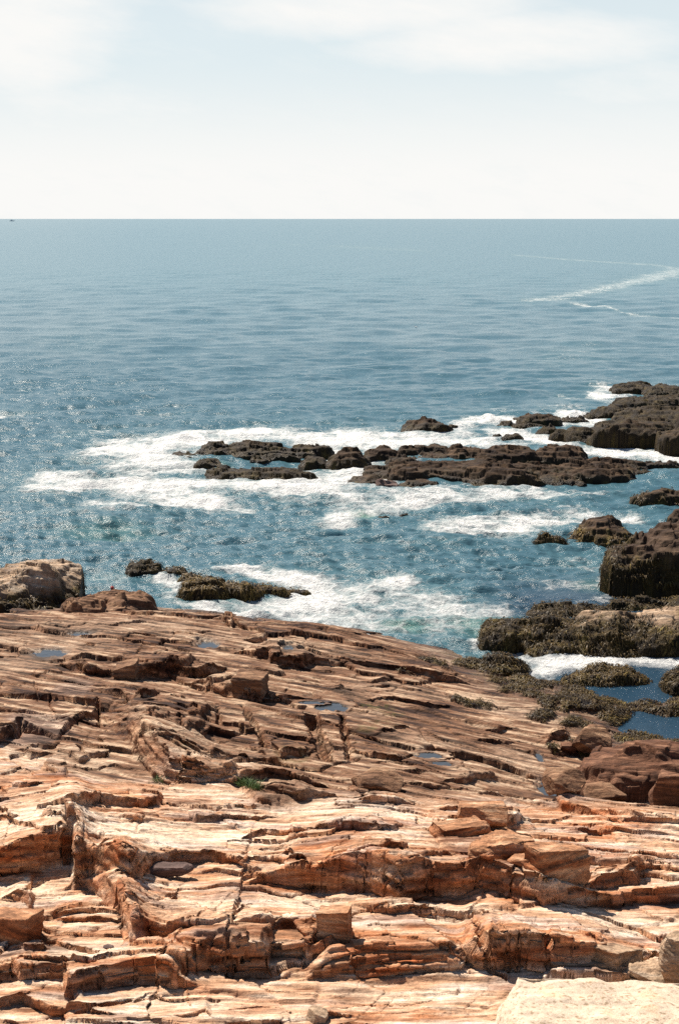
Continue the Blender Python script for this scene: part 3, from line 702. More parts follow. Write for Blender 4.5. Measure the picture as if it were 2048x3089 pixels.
# ------------------------------------------------------------------ the sea
SWELLS = []
_rng = np.random.RandomState(5)
for i in range(110):
    lam = .5 * (20 / .5) ** (_rng.rand() ** 1.4)
    th = R(-100) + _rng.normal() * R(38)          # travelling towards the shore
    steep = .054 if lam < 3 else .020
    SWELLS.append((2 * math.pi / lam, th, steep * lam / (2 * math.pi) * (.5 + _rng.rand()), _rng.rand() * 6.283, lam))
FOAM = [ # polylines of photo px (u, v, half width px), strength
 ([(300,1345,14),(420,1350,26),(560,1328,20),(700,1316,16),(850,1312,16),(1000,1330,22),(1120,1352,40)],1.0),
 ([(330,1360,26),(450,1375,34),(520,1400,34),(560,1420,26)],.85),([(110,1447,16),(200,1455,22),(330,1450,24),(450,1462,30),(560,1490,34),(640,1510,16)],1.0),
 ([(600,1465,14),(720,1470,14),(860,1478,18),(1000,1465,26),(1060,1440,46),(1080,1420,40)],1.0),([(1030,1490,18),(1120,1505,28),(1300,1500,22),(1450,1490,18),(1600,1482,16)],.85),
 ([(280,1520,10),(400,1530,12),(560,1505,12),(700,1525,10),(760,1535,6)],.65),([(120,1560,8),(250,1558,10),(330,1550,8)],.5),([(20,1435,5),(100,1450,6)],.5),
 ([(1020,1300,12),(1150,1330,26),(1300,1322,20),(1420,1325,20),(1500,1345,22),(1560,1350,18)],.9),([(1380,1290,8),(1460,1275,14),(1520,1265,14),(1570,1275,12)],1.0),([(1690,1262,10),(1760,1258,16),(1795,1262,10)],1.0),
 ([(1480,1300,8),(1560,1310,14),(1650,1330,14),(1760,1360,12),(1860,1365,14),(1960,1375,16),(2048,1378,12)],.95),([(1560,1345,10),(1620,1330,8)],.6),
 ([(1840,1180,16),(1800,1200,10),(1860,1215,10)],.85),([(1700,1195,6),(1780,1205,6)],.5),([(2030,1175,8),(2060,1180,8)],.9),
 ([(1330,1550,6),(1450,1560,10),(1600,1570,20),(1700,1565,22),(1780,1550,16)],.8),([(1320,1590,16),(1450,1585,18),(1560,1580,14)],.95),([(1880,1570,14),(1910,1560,14)],.8),([(1040,1530,16),(1020,1560,20),(1040,1585,12)],.8),
 ([(1600,1500,10),(1750,1495,8),(1860,1485,8)],.6),([(1640,1520,8),(1740,1525,8)],.5),
 ([(1000,1635,8),(1100,1640,10),(1250,1650,8),(1400,1640,6)],.35),([(1720,1680,14),(1780,1700,20),(1830,1700,24)],.55),([(1840,1750,14),(1860,1780,10),(1930,1806,7)],.9),([(1650,1760,14),(1750,1765,14),(1840,1775,10)],.45),([(1750,1810,8),(1830,1800,8)],.6),
 ([(700,1720,12),(820,1735,14),(930,1755,14)],.9),([(640,1725,6),(700,1722,8)],.7),([(280,1740,8),(350,1742,10),(390,1735,6)],.6),([(480,1745,5),(540,1770,12),(520,1785,10)],.75),
 ([(600,1830,8),(700,1835,22),(780,1860,34),(900,1850,44),(1050,1830,60),(1180,1810,40)],1.0),([(900,1790,16),(1000,1780,22),(1180,1768,22),(1220,1750,14)],.9),([(1180,1810,40),(1300,1830,40),(1420,1850,30),(1500,1840,16)],.8),
 ([(1300,1870,26),(1420,1880,24),(1450,1900,16)],.6),([(1160,1895,16),(1280,1920,18),(1400,1930,18)],.4),([(1440,1935,10),(1520,1945,12),(1600,1985,16),(1680,1998,18),(1800,1995,18),(1900,1990,14),(2048,2000,14)],1.0),([(1560,2005,16),(1660,2015,14),(1600,2030,10)],.9),([(1580,2040,12),(1660,2030,10)],.5),
 ([(1480,1960,10),(1400,1975,8)],.5),([(500,1800,6),(560,1830,6),(640,1826,5)],.6),
 # long foam trails far out
 ([(1585,909,4),(1700,896,5),(1800,874,5),(1900,852,5),(1990,834,6),(2045,818,5)],.5),([(1720,916,2.5),(1830,925,3.5),(1900,950,3),(1980,955,3),(2048,960,3)],.55),([(1560,770,2),(1700,782,2.4),(1850,792,2.6),(1980,800,4),(2025,806,5),(2046,815,5)],.45),([(740,725,3),(900,738,3)],.3),([(1010,742,3),(1260,756,3)],.32),([(1660,1090,16),(1760,1060,20),(1800,1040,10)],.28),
 ([(180,1000,20),(280,1040,20)],.2),([(0,1255,5),(60,1245,6)],.6),([(200,1310,8),(330,1295,8)],.4),([(450,1250,5),(640,1235,4)],.3),([(1560,1270,6),(1640,1240,8),(1700,1225,5)],.4)]
GREENW = [(1100,1555,70,22,1),(1500,1885,180,40,.6),(1200,1890,150,30,.7),(1800,1770,80,25,.8),(900,1360,80,10,.4),(330,1600,200,30,.3),(640,1400,80,20,.4)]
SURF = [(760,1870,80,14,.22),(1000,1830,130,26,.25),(1130,1785,60,14,.3),(1060,1425,44,20,.14),(1320,1875,120,12,.25),(1740,1255,46,8,.35),(1480,1270,50,10,.35),(560,1330,80,8,.25),(1830,1770,50,12,.35)]
def strokes(X, Y, L, seed):
    out = np.zeros(X.shape, f32)
    wx = 1.0 * n2(X * .22, Y * .10, seed) + .6 * n2(X * .6, Y * .28, seed + 1)
    for pts, k in L:
        P = np.array([np.r_[unz(u, v)[:2], 0] for u, v, _ in pts]); 
        W = np.array([(unz(u, v - w)[1] - unz(u, v + w)[1]) * .5 for u, v, w in pts]); Wx = np.array([w * pxm(unz(u, v)) * 2.2 for u, v, w in pts])
        asp = np.clip(Wx / W, .12, 1)          # squash so that widths follow the ground
        m = (X > P[:, 0].min() - Wx.max() * 6) & (X < P[:, 0].max() + Wx.max() * 6) & (Y > P[:, 1].min() - W.max() * 6) & (Y < P[:, 1].max() + W.max() * 6)
        if not m.any(): continue
        x = X[m]; y = Y[m]; b = np.full(x.shape, 9e9)
        for i in range(len(P) - 1):
            a = asp[i]
            ax, ay = P[i, 0], P[i, 1] * a; dx, dy = P[i + 1, 0] - ax, P[i + 1, 1] * a - ay
            t = np.clip(((x - ax) * dx + (y * a - ay) * dy) / (dx * dx + dy * dy + 1e-9), 0, 1)
            w = (W[i] + (W[i + 1] - W[i]) * t) * a
            b = np.minimum(b, np.hypot(x - ax - t * dx, y * a - ay - t * dy) / w)
        out[m] = np.maximum(out[m], k * (.72 * (1 - sstep(.1, 2.3, b + .75 * wx[m])) + .28 * (1 - sstep(.6, 6.5, b + 1.2 * wx[m]))))
    return out
def sea_ell(X, Y, L, seed):
    out = np.zeros(X.shape, f32); wx = n2(X * .3, Y * .2, seed)
    for u, v, ru, rv, s in L:
        c = unz(u, v); rx = ru * pxm(c); ry = abs(unz(u, v - rv)[1] - unz(u, v + rv)[1]) * .5
        out = np.maximum(out, s * (1 - sstep(.1, 1.2, np.sqrt(((X - c[0]) / rx) ** 2 + ((Y - c[1]) / ry) ** 2) + .3 * wx)))
    return out
def sea_material():
    m, t, b = material('sea_water')
    g = t.new('ShaderNodeNewGeometry'); pos = g.outputs['Position']
    fo = t.new('ShaderNodeAttribute', attribute_name='foam').outputs['Fac']; gr = t.new('ShaderNodeAttribute', attribute_name='green').outputs['Fac']; far = t.new('ShaderNodeAttribute', attribute_name='far').outputs['Fac']
    # lacy foam: thresholded noise, denser where more foam lies
    na = t.noise(t.mapping(pos, (.30, .42, 1)), 1.2, 8, .68); nb = t.noise(t.mapping(pos, (.6, .8, 1)), 4.0, 6, .7)
    vo = t.new('ShaderNodeTexVoronoi', feature='DISTANCE_TO_EDGE'); vo.inputs['Scale'].default_value = 1.5
    wv = t.new('ShaderNodeVectorMath', operation='ADD'); nv = t.new('ShaderNodeTexNoise'); nv.inputs['Scale'].default_value = .9; nv.inputs['Detail'].default_value = 4
    t.link(pos, nv.inputs['Vector']); t.link(t.mapping(pos, (.8, .45, 1)), wv.inputs[0]); t.link(nv.outputs['Color'], wv.inputs[1]); t.link(wv.outputs[0], vo.inputs['Vector'])
    web = t.ramp(vo.outputs['Distance'], .16, .0)
    n = t.math('ADD', t.math('MULTIPLY', na, .62), t.math('MULTIPLY', nb, .38)); n = t.math('ADD', n, t.math('MULTIPLY', web, .07))
    thr = t.math('MULTIPLY_ADD', fo, -.47, .77)
    d = t.math('SUBTRACT', n, thr)
    mask = t.math('MULTIPLY', t.ramp(d, -.11, .27), t.ramp(fo, .02, .3))
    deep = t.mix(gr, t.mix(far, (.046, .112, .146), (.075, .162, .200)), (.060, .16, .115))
    deep = t.mix(t.math('MULTIPLY', fo, .55, clamp=True), deep, (.10, .19, .19))
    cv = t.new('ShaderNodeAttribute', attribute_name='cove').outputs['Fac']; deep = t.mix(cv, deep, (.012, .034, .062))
    colr = t.mix(mask, deep, (.86, .87, .86)); t.link(colr, b.inputs['Base Color'])
    t.link(t.math('ADD', t.math('MULTIPLY', mask, .75), t.math('MULTIPLY_ADD', far, .12, .15), clamp=True), b.inputs['Roughness'])
    b.inputs['IOR'].default_value = 1.333
    h1 = t.noise(t.mapping(pos, (.9, 1.4, 1), (0, 0, R(8))), 2.2, 6, .62); h2 = t.noise(t.mapping(pos, (.7, 1.2, 1), (0, 0, R(-12))), .55, 4, .55)
    hf = t.math('MULTIPLY', mask, t.noise(pos, 9, 5, .7))
    h3 = t.noise(t.mapping(pos, (.45, .17, 1), (0, 0, R(4))), 1.0, 5, .6)
    h = t.math('ADD', t.math('ADD', t.math('MULTIPLY', h1, .11), t.math('MULTIPLY', h3, t.math('MULTIPLY', far, .6))), t.math('MULTIPLY', t.math('MULTIPLY', h2, .16), far)); h = t.math('ADD', h, t.math('MULTIPLY', hf, .25))
    bp = t.new('ShaderNodeBump'); bp.inputs['Strength'].default_value = 1.0; bp.inputs['Distance'].default_value = 1.0; t.link(h, bp.inputs['Height']); t.link(bp.outputs[0], b.inputs['Normal'])
    return m
def sea_height(X, Y, step):
    z = np.zeros(X.shape, f32)
    for k, th, a, ph, lam in SWELLS:
        fade = np.clip(lam / (2.2 * step) - 1, 0, 1)
        if not (fade > 0).any(): continue
        arg = k * (X * math.cos(th) + Y * math.sin(th)) + ph
        w = np.sin(arg); z += (a * fade * (w + .35 * np.cos(2 * arg)) ).astype(f32)
    gust = .8 + .45 * n2(X * .03, Y * .02, 401)
    return z * gust
def build_sea():
    rows = []
    y = 40.0
    while y < 30000:
        rows.append(y); y += max(.09, y * y / (CAM_H * FOC) * .55) if y < 900 else y * .05
    rows = np.array(rows); stp = np.gradient(rows)
    inn = np.arange(-.26, .2601, .0008 * COLF); out = []; a = .26; s = .0012
    while a < 1.4: s *= 1.15; a += s; out.append(a)
    cols = np.r_[-np.array(out)[::-1], inn, np.array(out)]
    Yg = np.repeat(rows[:, None], len(cols), 1); Xg = cols[None] * Yg; St = np.repeat(stp[:, None], len(cols), 1)
    X = Xg.ravel(); Y = Yg.ravel(); St = St.ravel()
    near = Y < 900
    z = np.zeros(len(X), f32); fo = np.zeros(len(X), f32); gr = np.zeros(len(X), f32)
    i = np.flatnonzero(near); x = X[i]; y = Y[i]
    far_trail = y > 160
    fo[i] = strokes(x, y, FOAM, 411) * np.where(far_trail, 1, np.clip(.90 + .60 * fbm(x * .28, y * .22, 4, 415), .35, 1.1)); gr[i] = sea_ell(x, y, GREENW, 421)
    zz = sea_height(x, y, St[i])
    calm = 1 - .75 * np.clip(sstep(66, 60, y) * sstep(6, 10, x), 0, 1)
    zz = zz * calm + sea_ell(x, y, SURF, 431) * (.5 + 1.2 * np.clip(.5 + fbm(x * .7, y * .6, 4, 433), 0, 1.2))
    zz += fo[i] * (.05 * n2(x * 1.6, y * 1.2, 441) + .04 * n2(x * 4, y * 3, 443))
    z[i] = zz
    z[Y > 11000] -= 0
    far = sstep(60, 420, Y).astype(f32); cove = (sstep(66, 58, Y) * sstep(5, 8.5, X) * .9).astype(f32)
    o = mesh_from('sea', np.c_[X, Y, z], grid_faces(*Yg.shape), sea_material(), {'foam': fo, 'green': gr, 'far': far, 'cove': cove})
    print('sea verts', len(X), round(time.time() - T0, 1))
    return tag(o, kind='structure')
# ------------------------------------------------------------------ separate rocks
PAL = {'red': ((.040, .016, .009), (.135, .060, .033), (.33, .175, .105)), 'pale': ((.45, .34, .24), (.72, .60, .45), (.84, .76, .64)), 'brown': ((.14, .066, .036), (.42, .205, .105), (.66, .44, .28)), 'mid': ((.055, .026, .015), (.205, .108, .06), (.44, .275, .165)), 'cliff': ((.020, .010, .006), (.060, .034, .021), (.14, .088, .056)), 'cream': ((.40, .29, .21), (.60, .48, .365), (.70, .60, .48)),
       'orange': ((.13, .045, .018), (.36, .145, .052), (.55, .30, .16)), 'grey': ((.12, .095, .088), (.30, .25, .225), (.54, .48, .44)), 'reef': ((.012, .006, .003), (.042, .023, .012), (.15, .092, .052)),
       'tan': ((.20, .125, .08), (.42, .29, .19), (.64, .50, .37)), 'purple': ((.05, .03, .028), (.13, .085, .075), (.26, .19, .165)), 'weedy': ((.014, .009, .004), (.045, .032, .009), (.10, .08, .02))}
def rcol(P, pal, rot=0.0, seed=0, contrast=1.0, speck=0):
    x, y, z = P[:, 0], P[:, 1], P[:, 2]
    p = x * math.cos(rot) + y * math.sin(rot); q = -x * math.sin(rot) + y * math.cos(rot)
    st = fbm(p * .8 + seed, q * 5 + z * 8, 4, 501 + seed); fi = n2(p * 3, q * 18 + z * 26, 511 + seed); bg = fbm(x * .7 + z * .3, y * .7 + z * .5, 3, 521 + seed)
    t = np.clip(.5 + contrast * (.55 * st + .22 * fi + .35 * bg), 0, 1)
    a, b, c = (np.array(k, f32) for k in PAL[pal])
    col = mixc(np.zeros((len(x), 3), f32) + a, b, sstep(.05, .5, t)); col = mixc(col, c, sstep(.5, 1, t))
    col = col * (.88 + .2 * n3(x * 9, y * 9, z * 9, 531 + seed))[:, None]
    if speck:
        k = sstep(.20, .36, n3(x * 22, y * 26, z * 26, 541)) ; col = mixc(col, (.25, .17, .10), k * .8)
        k = sstep(.22, .45, fbm(x * 2.2, y * 2.2 + z, 3, 551)); col = mixc(col, (.62, .40, .22), k * .30)
    return np.clip(col, .008, .92)
SEAWEED = []       # (points, normals) that carry strands, filled in by the rocks
def lump_z(X, Y, lumps, z0, seed):
    z = np.full(X.shape, -3.0, f32)
    for k, (cx, cy, rx, ry, h, p, tilt, yaw) in enumerate(lumps):
        dx = X - cx; dy = Y - cy
        if yaw: dx, dy = dx * math.cos(yaw) + dy * math.sin(yaw), -dx * math.sin(yaw) + dy * math.cos(yaw)
        ct = celltilt(X / (.55 * rx + .2) , Y / (.55 * ry + .2), 1.0, seed + 31 + k); dx = dx + rx * (.07 * ct + .16 * n2(X / rx * 1.1, Y / ry * .9, seed + k) + .07 * n2(X / rx * 3, Y / ry * 3, seed + k + 50)); dy2 = dy + ry * (-.07 * ct + .16 * n2(X / rx * 1.1 + 9, Y / ry * .9, seed + k + 7) + .07 * n2(X / rx * 3 + 5, Y / ry * 3, seed + k + 57))
        r = (np.abs(dx / rx) ** p + np.abs(dy2 / ry) ** p) ** (1 / p)
        q = max(p, 2.2)
        prof = np.where(r < 1, np.maximum(1 - np.minimum(r, 1) ** q, 0) ** (1 / q), 0)
        zz = -.7 + (h + .7 + tilt * dy) * prof
        rg = np.random.RandomState(seed + 11 * k)
        for q_ in range(6):                   # broken planes
            f = rg.rand() * 6.283; s_ = .25 + 1.3 * rg.rand() ** 1.5
            c_ = .80 + .22 * rg.rand() + .45 * s_ * rg.rand()
            zz = np.minimum(zz, h * (c_ - s_ * (dx / rx * math.cos(f) + dy2 / ry * math.sin(f)) * .8))
        z = np.maximum(z, np.where(r < 1, zz, -3))
    return z + z0
def rock(name, label, cat, specs, pal='reef', weed=(.2, 1.0), group=None, sea=True, z0=0.0, det=1.0, strand=0, fine=1.0, seed=None, lamscale=1.0, mat=None, weedtone=None, wetness=0.0, patch=0.0, bed=.34):
    """a craggy rock grown from traced lumps: (u, v of the water line, v of the top, half width px, depth ratio, squareness, tilt, yaw deg)"""
    weedtone = weedtone if weedtone is not None else (.6 if name == 'reef_rock' else 1.0)
    seed = seed if seed is not None else int(specs[0][0] + specs[0][1]) % 997
    L = []
    for sp in specs:
        u, vb, vt, hw = sp[:4]; ra, p, tilt, yaw = (tuple(sp[4:]) + (.85, 3.0, 0, 0)[len(sp) - 4:])[:4]
        f = unz(u, vb, z0); k = pxm(f); rx = hw * k * 1.16; ry = rx * ra; cy = f[1] + ry * .93; cx = f[0] * cy / f[1]
        h = zfor(vt, cy + .25 * ry) - z0
        L.append((cx, cy, rx, ry, max(h, .12), p, tilt, R(yaw)))
    k = pxm((0, L[0][1], 0)) * 3.02 * fine
    x0 = min(l[0] - l[2] * 1.3 for l in L); x1 = max(l[0] + l[2] * 1.3 for l in L); y0 = min(l[1] - l[3] * 1.35 for l in L); y1 = max(l[1] + l[3] * 1.35 for l in L)
    nx = int((x1 - x0) / (k * .8)) + 2; ny = int((y1 - y0) / (k * .7)) + 2
    Xg, Yg = np.meshgrid(np.linspace(x0, x1, nx), np.linspace(y0, y1, ny)); X = Xg.ravel(); Y = Yg.ravel()
    Xw = X + .05 * n2(X * 2.3, Y * 2.3, 601); Yw = Y + .08 * n2(X * 2, Y * 2, 602)
    z = lump_z(Xw, Yw, L, z0, seed)
    th = R(-14); p_ = X * math.cos(th) + Y * math.sin(th); q_ = -X * math.sin(th) + Y * math.cos(th)
    ls = lamscale
    s1, h1 = sawbrick(p_, q_ + .6 * z, .95 * ls, 2.0 * ls, 611 + seed, .16); s2, h2 = sawbrick(p_, q_ + .8 * z, .36 * ls, .9 * ls, 613 + seed, .2)
    up = sstep(-.6, .2, z - z0)
    d = det * (.16 * ls * s1 + .075 * ls * s2 + .16 * ls * celltilt(Xw / ls, Yw / ls, .8, 615 + seed) + .05 * n2(X * 2.5, Y * 2.5, 617) + .025 * n2(X * 6, Y * 6, 619))
    wlo, whi = weed
    wm = sstep(whi, wlo, z - z0 + .35 * n2(X * .8, Y * .8, 621) + .2 * n2(X * 2.5, Y * 2.5, 622)) if whi > -5 else np.zeros_like(z)
    d = d + wm * (.06 * n2(X * 4, Y * 4, 623) + .05 * n2(X * 9, Y * 9, 624))
    z = z + d * up
    if bed:                                    # beds: the rock breaks into flat steps
        bz = (z - z0 + .10 * q_ + .35 * n2(X * .5, Y * .5, 651) + .08 * n2(X * 1.7, Y * 1.7, 652)) / (bed * ls); bf = bz - np.floor(bz)
        z = z + .55 * bed * ls * (sstep(.35, .8, bf) - bf) * up * sstep(-.3, .1, n2(X * .5, Y * .5, 653) + .1)
    keep = z > z0 - .55
    col = rcol(np.c_[X, Y, z], pal, th, seed % 40)
    col = col + (weedcol(X, Y, z) * weedtone - col) * wm[:, None]
    wet = sstep(.45, .05, z - z0) * (.5 if sea else 0)
    if wetness: wet = np.maximum(wet, wetness * sstep(-.05, .25, n2(X * .8, Y * 1.6, 641)))
    if patch:
        pm_ = patch * sstep(.12, .3, fbm(X * 1.3, Y * 2.0, 3, 643)); wm = np.maximum(wm, pm_ * (z - z0 > .2)); 
    col = col * (1 - .35 * wet * (1 - wm))[:, None]
    V, F, A = prune(np.c_[X, Y, z], grid_faces(ny, nx), keep, {'Col': col, 'weed': wm.astype(f32), 'wet': wet.astype(f32)})
    o = mesh_from(name, V, F, mat or M_ROCK, A)
    tag(o, label, cat, group)
    if strand:
        zg = z.reshape(ny, nx); gy, gx = np.gradient(zg, Yg[:, 0], Xg[0, :])
        nrm = np.stack([-gx, -gy, np.ones_like(gx)], -1); ln = np.linalg.norm(nrm, axis=-1); nrm /= ln[..., None]
        w = (wm > .5) & (z > z0 + .02)
        idx = np.flatnonzero(w)
        if len(idx):
            rng = np.random.RandomState(seed + 3); pr = ln.ravel()[idx]; pr = np.minimum(pr, 6); pr = pr / pr.sum()
            n = min(strand, len(idx) * 3); s = rng.choice(idx, n, p=pr)
            strands('seaweed', np.c_[X, Y, z][s], nrm.reshape(-1, 3)[s], k, rng, o, weedtone)
    return o
def strands(name, P, N, k, rng, parent=None, tone=1.0, length=6.0):
    """hanging and lying fronds of rockweed, each a narrow bent ribbon"""
    n = len(P); L = (length * k) * (.5 + rng.rand(n)); w = k * (.45 + .6 * rng.rand(n))
    down = np.array([0, 0, -1.0]) - N * (N @ np.array([0, 0, -1.0]))[:, None]
    dn = np.linalg.norm(down, axis=1)[:, None]; a = rng.rand(n) * 6.283
    rnd = np.c_[np.cos(a), np.sin(a), np.zeros(n)]; rnd -= N * (rnd * N).sum(1)[:, None]
    t = down / np.maximum(dn, .05) * np.minimum(dn * 2.2, 1) + rnd * (.75 - .5 * np.minimum(dn, 1)) ; t /= np.linalg.norm(t, axis=1)[:, None] + 1e-6
    side = np.cross(N, t); side /= np.linalg.norm(side, axis=1)[:, None] + 1e-6
    V = []; m = 4
    lift = k * (1.0 + 2.2 * rng.rand(n)); sw = rng.normal(size=n) * .25
    for j in range(m):
        f = j / (m - 1); c = P + t * (L * f)[:, None] + N * (lift * math.sin(math.pi * min(f + .15, 1)) + .3 * k)[:, None] + side * (L * sw * f * f)[:, None]
        ww = (w * (1.0, 1.15, .9, .3)[j])[:, None] * .5
        V += [c - side * ww, c + side * ww]
    V = np.stack(V, 1).reshape(-1, 3)
    b = (np.arange(n) * m * 2)[:, None]
    F = np.concatenate([b + np.array([2 * j, 2 * j + 1, 2 * j + 3, 2 * j + 2]) for j in range(m - 1)], 0)
    tt = np.clip(.5 + .5 * fbm(P[:, 0] * 1.2, P[:, 1] * 1.2 + P[:, 2], 2, 701) + .35 * (rng.rand(n) - .5), 0, 1)
    c = mixc(mixc(np.zeros((n, 3), f32) + np.array((.018, .010, .004), f32), (.075, .047, .012), sstep(.15, .55, tt)), (.19, .138, .030), sstep(.62, 1, tt)) * tone * (.35 + .9 * rng.rand(n))[:, None]
    C = np.repeat(c, m * 2, 0); one = np.ones(len(C), f32)
    if parent is not None: V = V - np.array(parent.location)
    o = mesh_from(name, V, F, M_WEED, {'Col': C}, parent=parent)
    o['kind'] = 'stuff'
    return o
def weed_material():
    m, t, b = material('rockweed'); at = t.new('ShaderNodeAttribute', attribute_name='Col'); t.link(at.outputs['Color'], b.inputs['Base Color'])
    b.inputs['Roughness'].default_value = .55; b.inputs['Specular IOR Level'].default_value = .22
    return m
M_WEED = weed_material()

def cube_grid(nx, ny, nz):
    """surface points of a unit cube [-1,1]^3 with shared vertices, and its quads"""
    pts = []; faces = []; base_i = 0
    for ax, n1, n2c in ((0, ny, nz), (1, nx, nz), (2, nx, ny)):
        for sg in (-1, 1):
            a, b = np.meshgrid(np.linspace(-1, 1, n1 + 1), np.linspace(-1, 1, n2c + 1))
            P = np.zeros((a.size, 3)); o = [i for i in range(3) if i != ax]
            P[:, ax] = sg; P[:, o[0]] = a.ravel(); P[:, o[1]] = b.ravel()
            F = grid_faces(n2c + 1, n1 + 1) + base_i
            flip = (sg > 0) == (ax == 1)
            if flip: F = F[:, ::-1]
            pts.append(P); faces.append(F); base_i += len(P)
    P = np.vstack(pts); F = np.vstack(faces)
    key = np.round(P * 1e5).astype(np.int64); _, ix, inv = np.unique(key, axis=0, return_index=True, return_inverse=True)
    return P[ix], inv.ravel()[F].astype(np.int32)
def vnormals(V, F):
    fn = np.cross(V[F[:, 2]] - V[F[:, 0]], V[F[:, 3]] - V[F[:, 1]]); N = np.zeros_like(V)
    for j in range(4): np.add.at(N, F[:, j], fn)
    return N / (np.linalg.norm(N, axis=1)[:, None] + 1e-9)
def block(name, label, cat, a, b, ha, hb, depth, pal, top=0.0, lean=0.0, group=None, rough=1.0, skew=0.0, contrast=1.0, rnd=.10, sink=.12, bdep=None, mat=None, speck=0, wav=0.0, taper=0.0):
    """a broken-out slab or block: toe from photo px a to b, visible heights ha, hb px, depth m; top = rise of the rear edge, lean = front face leaning back"""
    A = settle(hit(*a)); B = settle(hit(*b)); k = pxm(A) * 3.02
    e = math.cos(math.atan2(CAM_H - A[2], A[1]))
    Ha = max(zfor(a[1] - ha, A[1] + .03) - A[2], .06); Hb = max(zfor(b[1] - hb, B[1] + .03) - B[2], .06)
    dv = B[:2] - A[:2]; w = np.hypot(*dv); dv = dv / w; nv = np.array([-dv[1], dv[0]])
    if nv[1] < 0: nv = -nv
    dB = bdep or depth
    seed = int(a[0] + a[1]) % 800
    zlo = min(A[2], B[2]) - sink
    lf = lambda H: nv * lean * H
    C = np.zeros((2, 2, 2, 3))      # [x][y][z]
    for ix, (Q, H, D) in enumerate(((A, Ha, depth), (B, Hb, dB))):
        C[ix, 0, 0] = np.r_[Q[:2], zlo]; C[ix, 0, 1] = np.r_[Q[:2] + lf(H), Q[2] + H]
        bk = Q[:2] + nv * D + dv * skew
        if taper: C[ix, 0, 1, :2] += dv * taper * (1 - 2 * ix)
        C[ix, 1, 0] = np.r_[bk, zlo]; C[ix, 1, 1] = np.r_[bk, Q[2] + H + top]
    if taper: C[0, 1, 1, :2] += dv * taper; C[1, 1, 1, :2] -= dv * taper
    zh = (Ha + Hb) / 2 + sink
    nx, ny, nz = (int(np.clip(s / (k * .8), 6, 160)) for s in (w, depth, zh))
    U, F = cube_grid(nx, ny, nz)
    # round the corners a little, unevenly
    Us = U / np.maximum(np.linalg.norm(U, axis=1)[:, None], 1e-6) * 1.0
    rr = rnd * (.6 + 1.4 * np.clip(.5 + n3(U[:, 0] * 1.3 + seed, U[:, 1] * 1.3, U[:, 2] * 1.3, 3), 0, 1))
    U2 = U * (1 - rr[:, None]) + Us * rr[:, None]
    t = (U2 + 1) / 2
    V = np.zeros_like(U)
    for i in (0, 1):
        for j in (0, 1):
            for l in (0, 1):
                wgt = (t[:, 0] if i else 1 - t[:, 0]) * (t[:, 1] if j else 1 - t[:, 1]) * (t[:, 2] if l else 1 - t[:, 2]); V += wgt[:, None] * C[i, j, l]
    N = vnormals(V, F)
    if (N * (V - V.mean(0))).sum() < 0: F = F[:, ::-1]; N = -N
    p = V[:, :2] @ dv; q = V[:, :2] @ nv
    bed = np.floor(V[:, 2] / .11 + .6 * n2(p * .8, q * .8, seed)); bo = h01(bed.astype(np.int64), seed=seed)
    dsp = .055 * (bo - .5) * (1 - np.abs(N[:, 2])) + .05 * n3(V[:, 0] * 1.8, V[:, 1] * 1.8, V[:, 2] * 1.8, seed) + .022 * n3(V[:, 0] * 5, V[:, 1] * 5, V[:, 2] * 9, seed + 1) + .010 * n3(V[:, 0] * 13, V[:, 1] * 13, V[:, 2] * 20, seed + 2)
    dsp += .035 * n2(p * .9, q * 5, seed + 3) * np.clip(N[:, 2], 0, 1)
    if wav: V[:, 2] += wav * n2(V[:, 0] * 1.7, V[:, 1] * 1.7, 77); V[:, 1] += 1.6 * wav * n2(V[:, 0] * 1.1, 0 * V[:, 0], 78) + .5 * wav * n2(V[:, 0] * 4, 0 * V[:, 0], 79)
    V = V + N * (dsp * rough)[:, None]
    col = rcol(V, pal, math.atan2(dv[1], dv[0]), seed % 40, contrast, speck)
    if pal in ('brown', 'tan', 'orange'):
        rust_shade = (1 - np.abs(N[:, 2])) * sstep(-.35, .15, fbm(V[:, 0] * .6, V[:, 2] * 2.5 + V[:, 1] * .6, 3, 911)); col = col * (1 - rust_shade[:, None] * np.array((.18, .42, .56), f32))  # iron tint on the block sides, darkened further as painted shade
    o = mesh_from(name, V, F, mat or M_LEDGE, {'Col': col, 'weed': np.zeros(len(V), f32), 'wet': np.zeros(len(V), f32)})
    return tag(o, label, cat, group)
